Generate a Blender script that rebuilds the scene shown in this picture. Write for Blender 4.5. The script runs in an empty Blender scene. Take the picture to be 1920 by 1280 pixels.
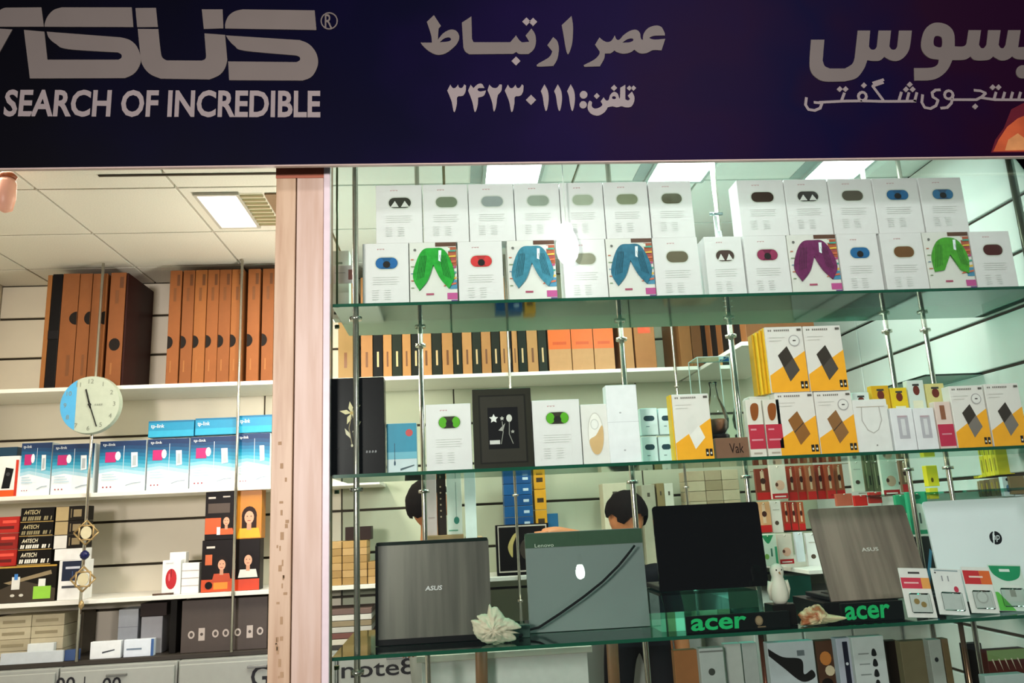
import bpy, bmesh, math, random
from mathutils import Vector, Matrix
random.seed(7)
SC = bpy.context.scene
COL = SC.collection

# ------------------------------------------------------------------ camera
F = 1471.6
PITCH, YAW, ROLL = 0.21616737, 0.08227247, -0.04809558
EYE = Vector((0, 0, 1.5))
cy_, sy_ = math.cos(YAW), math.sin(YAW)
FW = Vector((sy_*math.cos(PITCH), cy_*math.cos(PITCH), math.sin(PITCH)))
r_ = Vector((cy_, -sy_, 0)); u_ = r_.cross(FW)
RT = math.cos(ROLL)*r_ + math.sin(ROLL)*u_
UP = -math.sin(ROLL)*r_ + math.cos(ROLL)*u_
cam = bpy.data.objects.new('camera', bpy.data.cameras.new('camera'))
COL.objects.link(cam)
cam.data.sensor_width = 36; cam.data.lens = F/1920*36
cam.data.clip_start = 0.05
cam.matrix_world = Matrix(((RT.x, UP.x, -FW.x, EYE.x), (RT.y, UP.y, -FW.y, EYE.y), (RT.z, UP.z, -FW.z, EYE.z), (0, 0, 0, 1)))
SC.camera = cam

# ------------------------------------------------------------------ world, exposure, lights
w = bpy.data.worlds.new('night_street'); SC.world = w; w.use_nodes = True
w.node_tree.nodes['Background'].inputs[0].default_value = (0.75, 0.78, 0.9, 1)
w.node_tree.nodes['Background'].inputs[1].default_value = 0.10
SC.view_settings.view_transform = 'Standard'; SC.view_settings.look = 'None'
SC.view_settings.exposure = 0.0; SC.view_settings.gamma = 1.0
SC.view_settings.use_curve_mapping = False
def area(name, loc, sx, sy, power, color, rot=(0, 0, 0)):
    l = bpy.data.lights.new(name, 'AREA'); l.shape = 'RECTANGLE'; l.size = sx; l.size_y = sy
    l.energy = power; l.color = color
    o = bpy.data.objects.new(name, l); COL.objects.link(o); o.location = loc; o.rotation_euler = rot
    return o
area('troffer_light', (-1.04, 3.66, 2.965), 0.17, 0.36, 18, (1.0, 0.90, 0.74))
area('troffer_light', (-2.0, 3.3, 2.965), 0.5, 0.5, 16, (1.0, 0.90, 0.74))
for x_, e_ in ((0.31, 11), (1.08, 11), (1.83, 3)):
    area('troffer_light', (x_, 3.12, 2.94), 0.24, 0.45, e_, (0.82, 1.0, 0.95))
    area('troffer_light', (x_, 4.0, 2.965), 0.24, 0.45, 3.5, (0.92, 1.0, 0.93))
sl = area('street_light', (-2.2, -3.2, 2.3), 0.9, 0.7, 74, (1.0, 0.90, 0.87), Vector((2.6, 5.8, -0.1)).to_track_quat('-Z', 'Y').to_euler())
sl.data.spread = math.radians(75)
area('street_light', (2.4, -3.2, 6.0), 0.9, 0.7, 175, (1.0, 0.95, 0.97), Vector((-1.0, 5.8, -4.0)).to_track_quat('-Z', 'Y').to_euler())  # second front light, added to brighten the right side

# ------------------------------------------------------------------ pixel to place
def ray(px, py):
    return RT*((px-960)/F) - UP*((py-640)/F) + FW
def atY(px, py, Y):
    d = ray(px, py); return EYE + d*(Y/d.y)
def atZ(px, py, Z):
    d = ray(px, py); return EYE + d*((Z-1.5)/d.z)
def atX(px, py, X):
    d = ray(px, py); return EYE + d*(X/d.x)

# ------------------------------------------------------------------ materials
def lin(h):
    h = h.lstrip('#'); c = [int(h[i:i+2], 16)/255 for i in (0, 2, 4)]
    return tuple(((v+0.055)/1.055)**2.4 if v > 0.04045 else v/12.92 for v in c) + (1,)
_m = {}
def mt(h, rough=0.5, metal=0.0, noise=0.06, scale=30, emit=0, spec=0.3, coat=0):
    k = (h, rough, metal, noise, scale, emit, spec, coat)
    if k in _m: return _m[k]
    if not metal and max(lin(h)[:3]) < .03: spec = min(spec, .12)
    m = bpy.data.materials.new('material_' + h.lstrip('#')); m.use_nodes = True
    nt = m.node_tree; b = nt.nodes['Principled BSDF']; c = lin(h)
    b.inputs['Roughness'].default_value = rough; b.inputs['Metallic'].default_value = metal
    b.inputs['Specular IOR Level'].default_value = spec
    if coat: b.inputs['Coat Weight'].default_value = coat
    if emit:
        b.inputs['Emission Color'].default_value = c; b.inputs['Emission Strength'].default_value = emit
    if noise:
        n = nt.nodes.new('ShaderNodeTexNoise'); n.inputs['Scale'].default_value = scale; n.inputs['Detail'].default_value = 3
        tc = nt.nodes.new('ShaderNodeTexCoord'); nt.links.new(tc.outputs['Object'], n.inputs['Vector'])
        mx = nt.nodes.new('ShaderNodeMix'); mx.data_type = 'RGBA'
        mx.inputs['A'].default_value = tuple(v*(1-noise*1.6) for v in c[:3]) + (1,)
        mx.inputs['B'].default_value = tuple(min(1, v*(1+noise*1.6)) for v in c[:3]) + (1,)
        nt.links.new(n.outputs['Fac'], mx.inputs['Factor']); nt.links.new(mx.outputs['Result'], b.inputs['Base Color'])
    else:
        b.inputs['Base Color'].default_value = c
    _m[k] = m
    return m
def glassy(name, tint, ior=1.5, rough=0.0, glossmul=1.0):
    m = bpy.data.materials.new(name); m.use_nodes = True; nt = m.node_tree
    nt.nodes.remove(nt.nodes['Principled BSDF']); out = nt.nodes['Material Output']
    t = nt.nodes.new('ShaderNodeBsdfTransparent'); t.inputs[0].default_value = tint + (1,)
    g = nt.nodes.new('ShaderNodeBsdfGlossy'); g.inputs['Roughness'].default_value = rough
    g.inputs['Color'].default_value = (0.85*glossmul, 0.97*glossmul, 0.92*glossmul, 1)
    f = nt.nodes.new('ShaderNodeFresnel'); f.inputs[0].default_value = ior
    mx = nt.nodes.new('ShaderNodeMixShader'); nt.links.new(f.outputs[0], mx.inputs[0])
    nt.links.new(t.outputs[0], mx.inputs[1]); nt.links.new(g.outputs[0], mx.inputs[2]); nt.links.new(mx.outputs[0], out.inputs[0])
    return m
GL_SHELF = glassy('green_shelf_glass', (0.50, 0.96, 0.89), 1.8, 0.05)
GL_PANE = glassy('window_glass', (0.945, 0.972, 0.955), 1.45)
GL_CLEAR = glassy('clear_acrylic', (0.93, 0.96, 0.95), 1.45)
GL_EDGE = mt('0b4a35', 0.15, 0, 0, spec=0.8)
CHROME = mt('c9c6b8', 0.22, 0.9, 0.05)
BLACK = mt('0c0b0d', 0.35)

# ------------------------------------------------------------------ object helpers
def T(o, label=None, cat=None, group=None, kind=None):
    if label: o['label'] = label
    if cat: o['category'] = cat
    if group: o['group'] = group
    if kind: o['kind'] = kind
    return o
def link(name, me, mats, parent=None):
    o = bpy.data.objects.new(name, me); COL.objects.link(o)
    for m in (mats if isinstance(mats, (list, tuple)) else [mats]): me.materials.append(m)
    if parent: o.parent = parent
    return o
def empty(name, loc=(0, 0, 0), M=None):
    o = bpy.data.objects.new(name, None); COL.objects.link(o); o.empty_display_size = 0.05
    if M is not None: o.matrix_world = M
    else: o.location = loc
    return o
def bm_box(bm, x0, x1, y0, y1, z0, z1, bevel=0, mi=0):
    v = bmesh.ops.create_cube(bm, size=1)['verts']
    for q in v: q.co = Vector((x0+(q.co.x+.5)*(x1-x0), y0+(q.co.y+.5)*(y1-y0), z0+(q.co.z+.5)*(z1-z0)))
    fs = {f for q in v for f in q.link_faces}
    for f in fs: f.material_index = mi
    if bevel:
        bmesh.ops.bevel(bm, geom=list({e for q in v for e in q.link_edges}), offset=bevel, segments=1, affect='EDGES', profile=0.7)
def fin(bm, name, mats, parent=None, smooth=False):
    me = bpy.data.meshes.new(name); bm.normal_update(); bm.to_mesh(me); bm.free()
    if smooth: me.polygons.foreach_set('use_smooth', [True]*len(me.polygons))
    return link(name, me, mats, parent)
def box(name, x0, x1, y0, y1, z0, z1, mats, parent=None, bevel=0.0015):
    bm = bmesh.new(); bm_box(bm, min(x0,x1), max(x0,x1), min(y0,y1), max(y0,y1), min(z0,z1), max(z0,z1), bevel)
    return fin(bm, name, mats, parent)
def tube_bm(bm, pts, r, seg=10, r2=None):
    pts = [Vector(p) for p in pts]; n = len(pts); rings = []
    for i, p in enumerate(pts):
        d = (pts[min(i+1, n-1)] - pts[max(i-1, 0)]).normalized()
        a = d.cross(Vector((0, 0, 1)) if abs(d.z) < .9 else Vector((1, 0, 0))).normalized(); b = d.cross(a)
        rr = r if r2 is None else r + (r2-r)*i/max(1, n-1)
        rings.append([bm.verts.new(p + (a*math.cos(t) + b*math.sin(t))*rr) for t in [2*math.pi*k/seg for k in range(seg)]])
    for i in range(n-1):
        for k in range(seg):
            f = bm.faces.new((rings[i][k], rings[i][(k+1) % seg], rings[i+1][(k+1) % seg], rings[i+1][k])); f.smooth = True
    bm.faces.new(rings[0][::-1]); bm.faces.new(rings[-1])
def tube(name, pts, r, mats, parent=None, seg=10, r2=None):
    bm = bmesh.new(); tube_bm(bm, pts, r, seg, r2); return fin(bm, name, mats, parent)
def lathe(name, prof, mats, parent=None, seg=20, loc=(0, 0, 0)):
    bm = bmesh.new(); rings = []
    for r, z in prof:
        rings.append([bm.verts.new((loc[0]+r*math.cos(2*math.pi*k/seg), loc[1]+r*math.sin(2*math.pi*k/seg), loc[2]+z)) for k in range(seg)])
    for i in range(len(rings)-1):
        for k in range(seg):
            f = bm.faces.new((rings[i][k], rings[i][(k+1) % seg], rings[i+1][(k+1) % seg], rings[i+1][k])); f.smooth = True
    bm.faces.new(rings[0][::-1]); bm.faces.new(rings[-1])
    return fin(bm, name, mats, parent)
def local(U, N, O):   # x=U, y=N (into the thing), z=V
    U = U.normalized(); V = U.cross(N).normalized()   # right handed: x cross y = z
    N = V.cross(U)
    return Matrix(((U.x, N.x, V.x, O.x), (U.y, N.y, V.y, O.y), (U.z, N.z, V.z, O.z), (0, 0, 0, 1)))
def frame(x0, yt, x1, yb, Y, zb=None, yaw=0.0):
    """front rectangle on the plane Y from bottom corners x0,x1 and top/bottom rows; returns matrix, w, h"""
    a = atY(x0, yb, Y); b = atY(x1, yb, Y); xm = (x0+x1)/2
    z0 = (a.z+b.z)/2 if zb is None else zb
    z1 = atY(xm, yt, Y).z
    wd = b.x-a.x
    M = Matrix.Translation((a.x, Y, z0)) @ Matrix.Rotation(yaw, 4, 'Z')
    return M, wd, z1-z0
def circ(cx, cz, rx, rz=None, n=20, a0=0, a1=360):
    rz = rx if rz is None else rz
    full = abs(a1-a0) >= 360
    m = n if full else n+1
    return [(cx+rx*math.cos(math.radians(a0+(a1-a0)*k/n)), cz+rz*math.sin(math.radians(a0+(a1-a0)*k/n))) for k in range(m)]
def rect(x0, z0, x1, z1): return [(x0, z0), (x1, z0), (x1, z1), (x0, z1)]
def pill(cx, cz, wd, h, n=8):
    r = h/2; c = wd/2-r
    return circ(cx+c, cz, r, r, n, -90, 90) + circ(cx-c, cz, r, r, n, 90, 270)
def prints(parent, shapes, name='printed_front', sx=1.0, sz=1.0, y=-0.0006, rough=0.4, ox=0, oz=0):
    """flat print: list of (colour, [(x, z)...]) stacked in 0.2 mm steps in front of the local face y=0"""
    vs, fs, mi, mats = [], [], [], []
    for i, (h, pts) in enumerate(shapes):
        m = h if not isinstance(h, str) else mt(h, rough)
        if m not in mats: mats.append(m)
        s = len(vs); pts = list(pts)
        ar = sum(pts[k][0]*pts[(k+1) % len(pts)][1]-pts[(k+1) % len(pts)][0]*pts[k][1] for k in range(len(pts)))
        if ar < 0: pts = pts[::-1]
        vs += [(ox+p[0]*sx, y-0.00025*i, oz+p[1]*sz) for p in pts]
        fs.append(tuple(range(s, s+len(pts)))); mi.append(mats.index(m))
    me = bpy.data.meshes.new(name); me.from_pydata(vs, [], fs); me.polygons.foreach_set('material_index', mi)
    o = link(name, me, mats, parent); me.update()
    return o
def stroke(pts, wd):
    """list of quads following a polyline"""
    out = []
    for (x0, z0), (x1, z1) in zip(pts, pts[1:]):
        L = math.hypot(x1-x0, z1-z0) or 1e-6; nx, nz = -(z1-z0)/L*wd/2, (x1-x0)/L*wd/2
        ex, ez = (x1-x0)/L*wd*.2, (z1-z0)/L*wd*.2
        out.append([(x0-ex+nx, z0-ez+nz), (x0-ex-nx, z0-ez-nz), (x1+ex-nx, z1+ez-nz), (x1+ex+nx, z1+ez+nz)])
    return out
def smooth(pts, closed=True, n=5):
    """(x,y) smooth, (x,y,1) corner -> sampled loop"""
    out = []; L = len(pts)
    for i in range(L):
        p1 = pts[i]; p2 = pts[(i+1) % L]
        out.append((p1[0], p1[1]))
        if len(p1) > 2 and len(p2) > 2: continue
        p0 = p1 if len(p1) > 2 else pts[i-1]; p3 = p2 if len(p2) > 2 else pts[(i+2) % L]
        for k in range(1, n):
            t = k/n
            q = [0.5*((2*p1[j]) + (-p0[j]+p2[j])*t + (2*p0[j]-5*p1[j]+4*p2[j]-p3[j])*t*t + (-p0[j]+3*p1[j]-3*p2[j]+p3[j])*t**3) for j in (0, 1)]
            out.append(tuple(q))
    return out
def filled(name, loops, mats, parent, y0, thick):
    """loops (outer and holes) in local x,z -> extruded plate mesh"""
    cu = bpy.data.curves.new('tmp', 'CURVE'); cu.dimensions = '2D'; cu.fill_mode = 'BOTH'; cu.extrude = thick/2
    for lp in loops:
        s = cu.splines.new('POLY'); s.points.add(len(lp)-1); s.use_cyclic_u = True
        for i, p in enumerate(lp): s.points[i].co = (p[0], p[1], 0, 1)
    return from_curve(name, cu, mats, parent, y0)
def from_curve(name, cu, mats, parent, y0, M2=None):
    o = bpy.data.objects.new('tmp', cu); COL.objects.link(o)
    me = bpy.data.meshes.new_from_object(o.evaluated_get(bpy.context.evaluated_depsgraph_get()))
    bpy.data.objects.remove(o); bpy.data.curves.remove(cu)
    me.materials.clear()
    if M2 is not None: me.transform(M2)
    me.transform(Matrix(((1, 0, 0, 0), (0, 0, -1, y0), (0, 1, 0, 0), (0, 0, 0, 1))))
    me.name = name
    return link(name, me, mats, parent)
def text(parent, s, x0, x1, z0, z1, h, y=-0.0016, name='lettering', bold=0.0, shear=0.0, thick=0.0004, rough=0.4, m=None):
    """text fitted into the local rectangle x0..x1, z0..z1"""
    cu = bpy.data.curves.new('tmp', 'FONT'); cu.body = s; cu.size = 1; cu.offset = bold; cu.extrude = 0.0; cu.shear = shear
    cu.resolution_u = 3
    o = bpy.data.objects.new('tmp', cu); COL.objects.link(o)
    me = bpy.data.meshes.new_from_object(o.evaluated_get(bpy.context.evaluated_depsgraph_get()))
    bpy.data.objects.remove(o); bpy.data.curves.remove(cu); me.materials.clear()
    if not me.vertices: return None
    xs = [v.co.x for v in me.vertices]; zs = [v.co.y for v in me.vertices]
    a, b, c, d = min(xs), max(xs), min(zs), max(zs)
    if len(s) < 3 and s.isdigit():
        cxm = (x0+x1)/2; hw = (z1-z0)*(b-a)/(d-c)/2; x0, x1 = cxm-hw, cxm+hw
    for v in me.vertices:
        v.co = (x0+(v.co.x-a)/(b-a)*(x1-x0), y, z0+(v.co.y-c)/(d-c)*(z1-z0))
    me.name = name
    return link(name, me, m or mt(h, rough), parent)

def nth(i, n, unit='from the left'):
    W = ['first', 'second', 'third', 'fourth', 'fifth', 'sixth', 'seventh', 'eighth', 'ninth', 'tenth', 'eleventh', 'twelfth']
    return ('left end' if i == 0 else 'right end' if i == n-1 else W[i]+' '+unit)
ORD = ['bottom', 'second', 'third', 'fourth', 'fifth', 'sixth', 'seventh', 'eighth', 'top']

# ================================================================== THE ROOM
XL, XR, YB, ZC = -2.7, 2.25, 4.82, 3.0
def S(o): o['kind'] = 'structure'; return o
WALL = mt('e4ddc8', 0.6, 0, 0.05, 4); WALL_DIM = mt('b6bba2', 0.6, 0, 0.05, 4); WALLR = mt('c2cac4', 0.55, 0, 0.04, 4); GROOVE = mt('3c3528', 0.8)
S(box('floor', XL, XR, 1.0, YB+.1, -0.05, 0, mt('cfccc4', 0.3, 0, .06, 3)))
S(box('ground', -5, 5, -4, 1.0, -0.06, -0.005, mt('55504a', 0.8, 0, .15, 6)))
# slat wall at the back: grooves behind, panels proud of them
GZ = [0.0, 0.36, 0.60, 0.84, 1.08, 1.32, 1.565, 1.81, 2.055, 2.30, 2.545, 2.79, 3.0]
wb = S(box('wall_back', XL-.05, XR+.05, YB, YB+.1, 0, ZC+.05, GROOVE))
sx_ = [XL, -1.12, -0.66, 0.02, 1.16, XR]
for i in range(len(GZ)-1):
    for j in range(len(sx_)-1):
        box('panel', sx_[j]+.004, sx_[j+1]-.004, YB-.016, YB+.001, GZ[i]+.007, GZ[i+1]-.007, WALL if j < 2 else WALL_DIM, wb, 0.003)  # right-bay panels: dimmer light and glass tint put into the wall colour
wr = S(box('wall_right', XR, XR+.1, 2.52, YB+.05, 0, ZC+.05, GROOVE))
GR = [0, 0.30, 0.51, 0.72, 0.93, 1.14, 1.35, 1.56, 1.775, 1.986, 2.199, 2.409, 2.62, 3.0]
for i in range(len(GR)-1):
    for a, b in ((2.52, 4.05), (4.05, YB-.02)):
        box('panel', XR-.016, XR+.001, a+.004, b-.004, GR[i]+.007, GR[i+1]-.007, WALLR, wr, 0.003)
wl = S(box('wall_left', XL-.1, XL, 2.52, YB+.05, 0, ZC+.05, WALL))
# suspended ceiling: dark runner grid behind, tiles laid in
ce = S(box('ceiling', XL, XR, 2.56, YB, ZC+.02, ZC+.06, mt('9a8f70', 0.7)))
tile_m = mt('ddd9cc', 0.85, 0, 0.10, 160)
tile_c = mt('d3dcd6', 0.75, 0, 0.03, 60)
for xa in range(-5, 7):
    for k, ya in enumerate((2.56, 2.79, 3.39, 3.95, 4.50)):
        yb = (2.79, 3.39, 3.95, 4.50, YB)[k]
        x0 = max(XL, -1.2+.6*(xa+1)-.6+.0); x1 = min(XR, x0+.6) if x0 > XL else -1.2+.6*(xa+1)
        if x1-x0 < .02: continue
        box('ceiling_tile', x0+.006, x1-.006, ya+.006, yb-.006, ZC, ZC+.022, tile_m if x0 < -.61 else tile_c, ce, 0.002)

# front pillar with its boards
pa = atY(517, 500, 2.6).x; pb = atY(621, 500, 2.6).x
PW = pb-pa
def wood_mat(c1, c2, name):
    m = bpy.data.materials.new(name); m.use_nodes = True; nt = m.node_tree; b = nt.nodes['Principled BSDF']
    tc = nt.nodes.new('ShaderNodeTexCoord'); mp = nt.nodes.new('ShaderNodeMapping'); mp.inputs['Scale'].default_value = (14, 14, 1.2)
    n = nt.nodes.new('ShaderNodeTexNoise'); n.inputs['Scale'].default_value = 2.2; n.inputs['Detail'].default_value = 6
    cr = nt.nodes.new('ShaderNodeValToRGB'); cr.color_ramp.elements[0].position = .35; cr.color_ramp.elements[0].color = lin(c1)
    cr.color_ramp.elements[1].position = .6; cr.color_ramp.elements[1].color = lin(c2)
    nt.links.new(tc.outputs['Object'], mp.inputs[0]); nt.links.new(mp.outputs[0], n.inputs[0]); nt.links.new(n.outputs[0], cr.inputs[0]); nt.links.new(cr.outputs[0], b.inputs['Base Color'])
    b.inputs['Roughness'].default_value = .45
    return m
WOOD = wood_mat('ae8f70', 'c2a88a', 'pale_wood'); WOOD2 = wood_mat('b99e8a', 'c6b0a0', 'pale_wood_front')
pil = S(box('trim_1', pa+.01, pb-.012, 2.60, 2.72, 0, 2.80, mt('8a6a52', .6)))
xA, xB, xC = pa, pa+PW*.37, pa+PW*.88
box('board', xA, xB-.002, 2.585, 2.60, 0, 2.72, WOOD, pil, .002)
box('board', xB+.002, xC-.002, 2.585, 2.60, 0, 2.72, WOOD2, pil, .002)
box('edge_strip', xC, pb, 2.575, 2.60, 0, 2.72, mt('d8ccd0', .3), pil, .002)
zt = atY(570, 333, 2.58).z
box('tape', pa-.001, xC+.006, 2.581, 2.5845, zt, 2.72, mt('a8624a', .5), pil, 0)
# loose paint scuffs on the left board
bm = bmesh.new()
for i in range(26):
    zz = 1.02+random.random()*.75; xx = xA+.02+random.random()*.028
    bm_box(bm, xx, xx+.004+random.random()*.008, 2.5842, 2.5852, zz, zz+.005+random.random()*.02)
T(fin(bm, 'scuff_marks', mt('a88c6c', .8), pil), kind='stuff')

# ------------------------------------------------------------------ shop sign
SY = 2.50
sg = empty('shop_sign', (0, SY, 2.73))
T(sg, 'dark navy and purple shop fascia sign with pale grey lettering above the window', 'sign')
zb_ = atY(960, 304, SY).z - 2.73
m = bpy.data.materials.new('sign_vinyl'); m.use_nodes = True; nt = m.node_tree; b = nt.nodes['Principled BSDF']
b.inputs['Roughness'].default_value = .5; b.inputs['Specular IOR Level'].default_value = .05
tc = nt.nodes.new('ShaderNodeTexCoord'); sp = nt.nodes.new('ShaderNodeSeparateXYZ'); nt.links.new(tc.outputs['Object'], sp.inputs[0])
n = nt.nodes.new('ShaderNodeTexNoise'); n.inputs['Scale'].default_value = 2.4; nt.links.new(tc.outputs['Object'], n.inputs[0])
ma = nt.nodes.new('ShaderNodeMath'); ma.operation = 'MULTIPLY_ADD'; ma.inputs[1].default_value = .26; ma.inputs[2].default_value = .32
nt.links.new(sp.outputs['X'], ma.inputs[0])
mb = nt.nodes.new('ShaderNodeMath'); mb.operation = 'MULTIPLY_ADD'; mb.inputs[1].default_value = .34; nt.links.new(n.outputs[0], mb.inputs[0]); nt.links.new(ma.outputs[0], mb.inputs[2])
cr = nt.nodes.new('ShaderNodeValToRGB'); e = cr.color_ramp.elements
e[0].position = .12; e[0].color = (0.001, 0.001, 0.003, 1); e[1].position = 1; e[1].color = (0.012, 0.001, 0.012, 1)
for p, c in ((.42, (0.001, 0.0008, 0.012, 1)), (.62, (0.005, 0.001, 0.027, 1)), (.74, (0.008, 0.001, 0.02, 1)), (.86, (0.002, 0.0008, 0.022, 1))):
    q = e.new(p); q.color = c
nt.links.new(mb.outputs[0], cr.inputs[0]); nt.links.new(cr.outputs[0], b.inputs['Base Color'])
box('sign_panel', -1.75, 2.6, 0, .012, zb_, 0.72, m, sg, .001)
box('bottom_rail', -1.75, 2.6, -.003, .014, zb_-.005, zb_, mt('b9a59c', .4), sg, .001)
LET = mt('665f5a', .5, 0, .05, 8); LET2 = mt('857c7b', .5, 0, .05, 8)
def loc_sign(pts, sc, ox, oy):
    out = []
    for p in pts:
        q = atY(ox+p[0]/sc, oy+p[1]/sc, SY-.002); out.append((q.x, q.z-2.73) + tuple(p[2:]))
    return out
def letter(name, loops, sc, ox, oy, mat, parent=None):
    lp = [loc_sign(smooth(l), sc, ox, oy) for l in loops]
    return filled(name, lp, mat, parent or sg, -.0015, .003)
c = 1
A_ = (5.332, 0, 0); B_ = (5.332, 320, 0); C_ = (6.4, 780, 20); D_ = (6.4, 1020, 20); E_ = (6.4, 1490, 20); F_ = (6.4, 1690, 20)
letter('letter', [[(-70,268,c),(-35,150),(0,105),(30,86),(60,78,c),(415,75,c),(440,268,c)]], *A_, LET)
letter('letter', [[(-120,280,c),(125,296,c),(0,520,c),(-150,785,c),(-380,785,c)]], *A_, LET)
letter('letter', [[(240,300,c),(445,318,c),(475,598,c),(1185,598,c),(1215,578),(1213,545),(1180,525,c),(680,492),(560,440),(490,380),(468,318,c),(1210,375,c),(1300,402),(1372,470),(1410,590),(1385,680),(1330,745),(1250,782,c),(300,785,c)]], *A_, LET)
letter('letter', [[(447,268,c),(450,230),(480,160),(540,100),(620,75,c),(1318,75,c),(1335,272,c)]], *A_, LET)
letter('letter', [[(1355,82,c),(1560,80,c),(1580,272,c),(1372,272,c)]], *A_, LET)
letter('letter', [[(-328,290,c),(-123,292,c),(-101,500,c),(-86,570),(-46,602),(0,605,c),(310,607,c),(345,592),(355,560,c),(338,335,c),(545,350,c),(567,600,c),(545,680),(490,750),(390,795,c),(-100,787,c),(-206,740),(-276,660),(-301,560)]], *B_, LET)
letter('letter', [[(312,95,c),(520,95,c),(528,285,c),(332,290,c)]], *B_, LET)
letter('letter', [[(545,285,c),(548,230),(580,160),(640,115),(720,95,c),(1440,105,c),(1458,302,c)]], *B_, LET)
letter('letter', [[(575,615,c),(1260,622,c),(1292,602),(1290,572),(1255,555,c),(740,508),(640,460),(580,400),(552,355,c),(1290,402,c),(1380,440),(1450,520),(1475,620),(1450,710),(1400,775),(1320,806,c),(585,802,c)]], *B_, LET)
letter('trademark_ring', [circ(1585, 210, 86, 86, 28), circ(1585, 210, 74, 74, 28)], *B_, LET)
a = atY(609, 53, SY); b2 = atY(623, 27, SY)
text(sg, 'R', a.x, b2.x, a.z-2.73, b2.z-2.73, '8f8680', m=LET, bold=.01)
a = atY(6, 220.5, SY); b2 = atY(601, 169.5, SY)
t_ = text(sg, 'SEARCH OF INCREDIBLE', a.x, b2.x, 0, 1, 'b0a7a6', m=LET2, bold=.028, name='slogan')
zA = (atY(6, 219, SY).z-2.73, atY(6, 168, SY).z-2.73); zB = (atY(601, 221, SY).z-2.73, atY(601, 170, SY).z-2.73)
for v in t_.data.vertices:
    k = (v.co.x-a.x)/(b2.x-a.x); z0 = zA[0]+(zB[0]-zA[0])*k; z1 = zA[1]+(zB[1]-zA[1])*k
    v.co.z = z0+(z1-z0)*v.co.z
P1 = LET2
letter('letter', [[(215,55,c),(300,185,c),(272,215,c),(262,350,c),(330,270),(420,228),(490,250),(520,320),(490,400),(420,470),(340,520),(250,530),(160,490),(90,430),(55,385,c),(190,385,c),(180,290),(130,135,c)], [(285,380,c),(340,335),(400,322),(420,350),(380,372)]], *C_, LET)
letter('letter', [[(550,145,c),(665,70,c),(672,340,c),(690,380,c),(1130,380,c),(1165,340),(1200,298,c),(1235,350),(1270,382,c),(1360,375,c),(1315,300,c),(1385,215,c),(1430,290),(1438,390),(1410,470),(1350,522,c),(1240,520),(1205,495,c),(1165,520,c),(640,524,c),(590,490),(568,440,c)]], *C_, LET)
def dia(x, y, r): return [(x-r, y, 1), (x, y-r, 1), (x+r, y, 1), (x, y+r, 1)]
for x, y, r in ((1325,132,50), (1405,136,50), (1200,605,54), (1380,1072,62)): letter('dot', [dia(x, y, r)], *C_, LET2)
letter('letter', [[(110,318,c),(160,370),(178,460),(160,580),(112,665,c),(-60,672),(-88,655),(-60,630,c),(60,560),(100,490,c),(40,415,c)]], *D_, LET)
letter('letter', [[(330,65,c),(348,190),(342,360),(320,460),(288,525),(262,460),(235,300),(212,175,c)]], *D_, LET)
letter('letter', [[(475,655,c),(600,590),(660,530),(667,490,c),(612,410,c),(665,322,c),(710,360),(760,378),(810,360),(848,298,c),(870,345),(905,348),(960,290),(1040,240),(1110,232),(1150,270),(1162,335),(1186,355,c),(1195,280),(1250,210),(1340,180),(1410,200),(1450,275,c),(1450,300,c),(1330,302),(1265,328),(1330,348),(1455,338,c),(1410,478,c),(1310,475),(1230,510),(1150,512),(1085,470,c),(1030,505),(950,518),(880,500),(845,478,c),(800,512),(730,515,c),(720,580),(670,670,c),(485,674,c)],
    [(940,385,c),(1000,345),(1060,335),(1070,360),(1020,382)]], *D_, LET)
three = [(412,888,c),(440,928),(475,925),(505,888,c),(520,925),(555,925),(580,885,c),(600,900,c),(595,970),(565,1020),(510,1027,c),(492,1050),(490,1120),(470,1205),(450,1205),(430,1100),(405,1030),(375,960,c)]
one = [(1540,885,c),(1580,960),(1592,1060),(1575,1180),(1555,1200),(1535,1130),(1520,1030),(1498,965,c)]
sh_ = lambda l, d: [(p[0]+d,) + tuple(p[1:]) for p in l]
letter('digit', [three], *C_, LET2); letter('digit', [sh_(three, 690)], *C_, LET2)
letter('digit', [[(655,890,c),(690,930,c),(740,885),(790,880),(822,930,c),(760,930),(738,950),(770,970),(840,958,c),(815,1020),(745,1045,c),(742,1120),(720,1205),(700,1205),(680,1110),(655,1035),(625,960,c)]], *C_, LET2)
letter('digit', [[(880,888,c),(920,925),(970,925),(1005,885,c),(1030,890,c),(1025,960),(985,1010,c),(972,1060),(965,1130),(945,1200),(930,1200),(915,1110),(890,1030),(858,955,c)]], *C_, LET2)
for d in (0, 160, 315): letter('digit', [sh_(one, d)], *C_, LET2)
letter('dot', [circ(475, 1010, 46)], *D_, LET2); letter('dot', [circ(470, 1130, 44)], *D_, LET2)
letter('word', [[(548,1080,c),(575,1100),(572,1145),(605,1175),(660,1165),(700,1130),(680,1090,c),(715,1040,c),(745,1078),(775,1070),(795,1010),(840,975),(885,1000),(903,1055),(912,1040,c),(915,925,c),(975,890,c),(975,1065,c),(1010,1078),(1032,1060,c),(1005,1020,c),(1055,970,c),(1085,1040),(1075,1110),(1040,1155),(980,1160),(930,1148),(880,1160),(820,1150),(765,1162,c),(725,1220),(650,1260),(570,1240),(525,1180),(530,1110)], circ(840, 1045, 24, 18, 12)], *D_, LET2)
for x, y, r in ((633,1025,36), (840,928,38), (1024,930,32), (1074,930,32)): letter('dot', [dia(x, y, r)], *D_, LET2)
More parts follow.
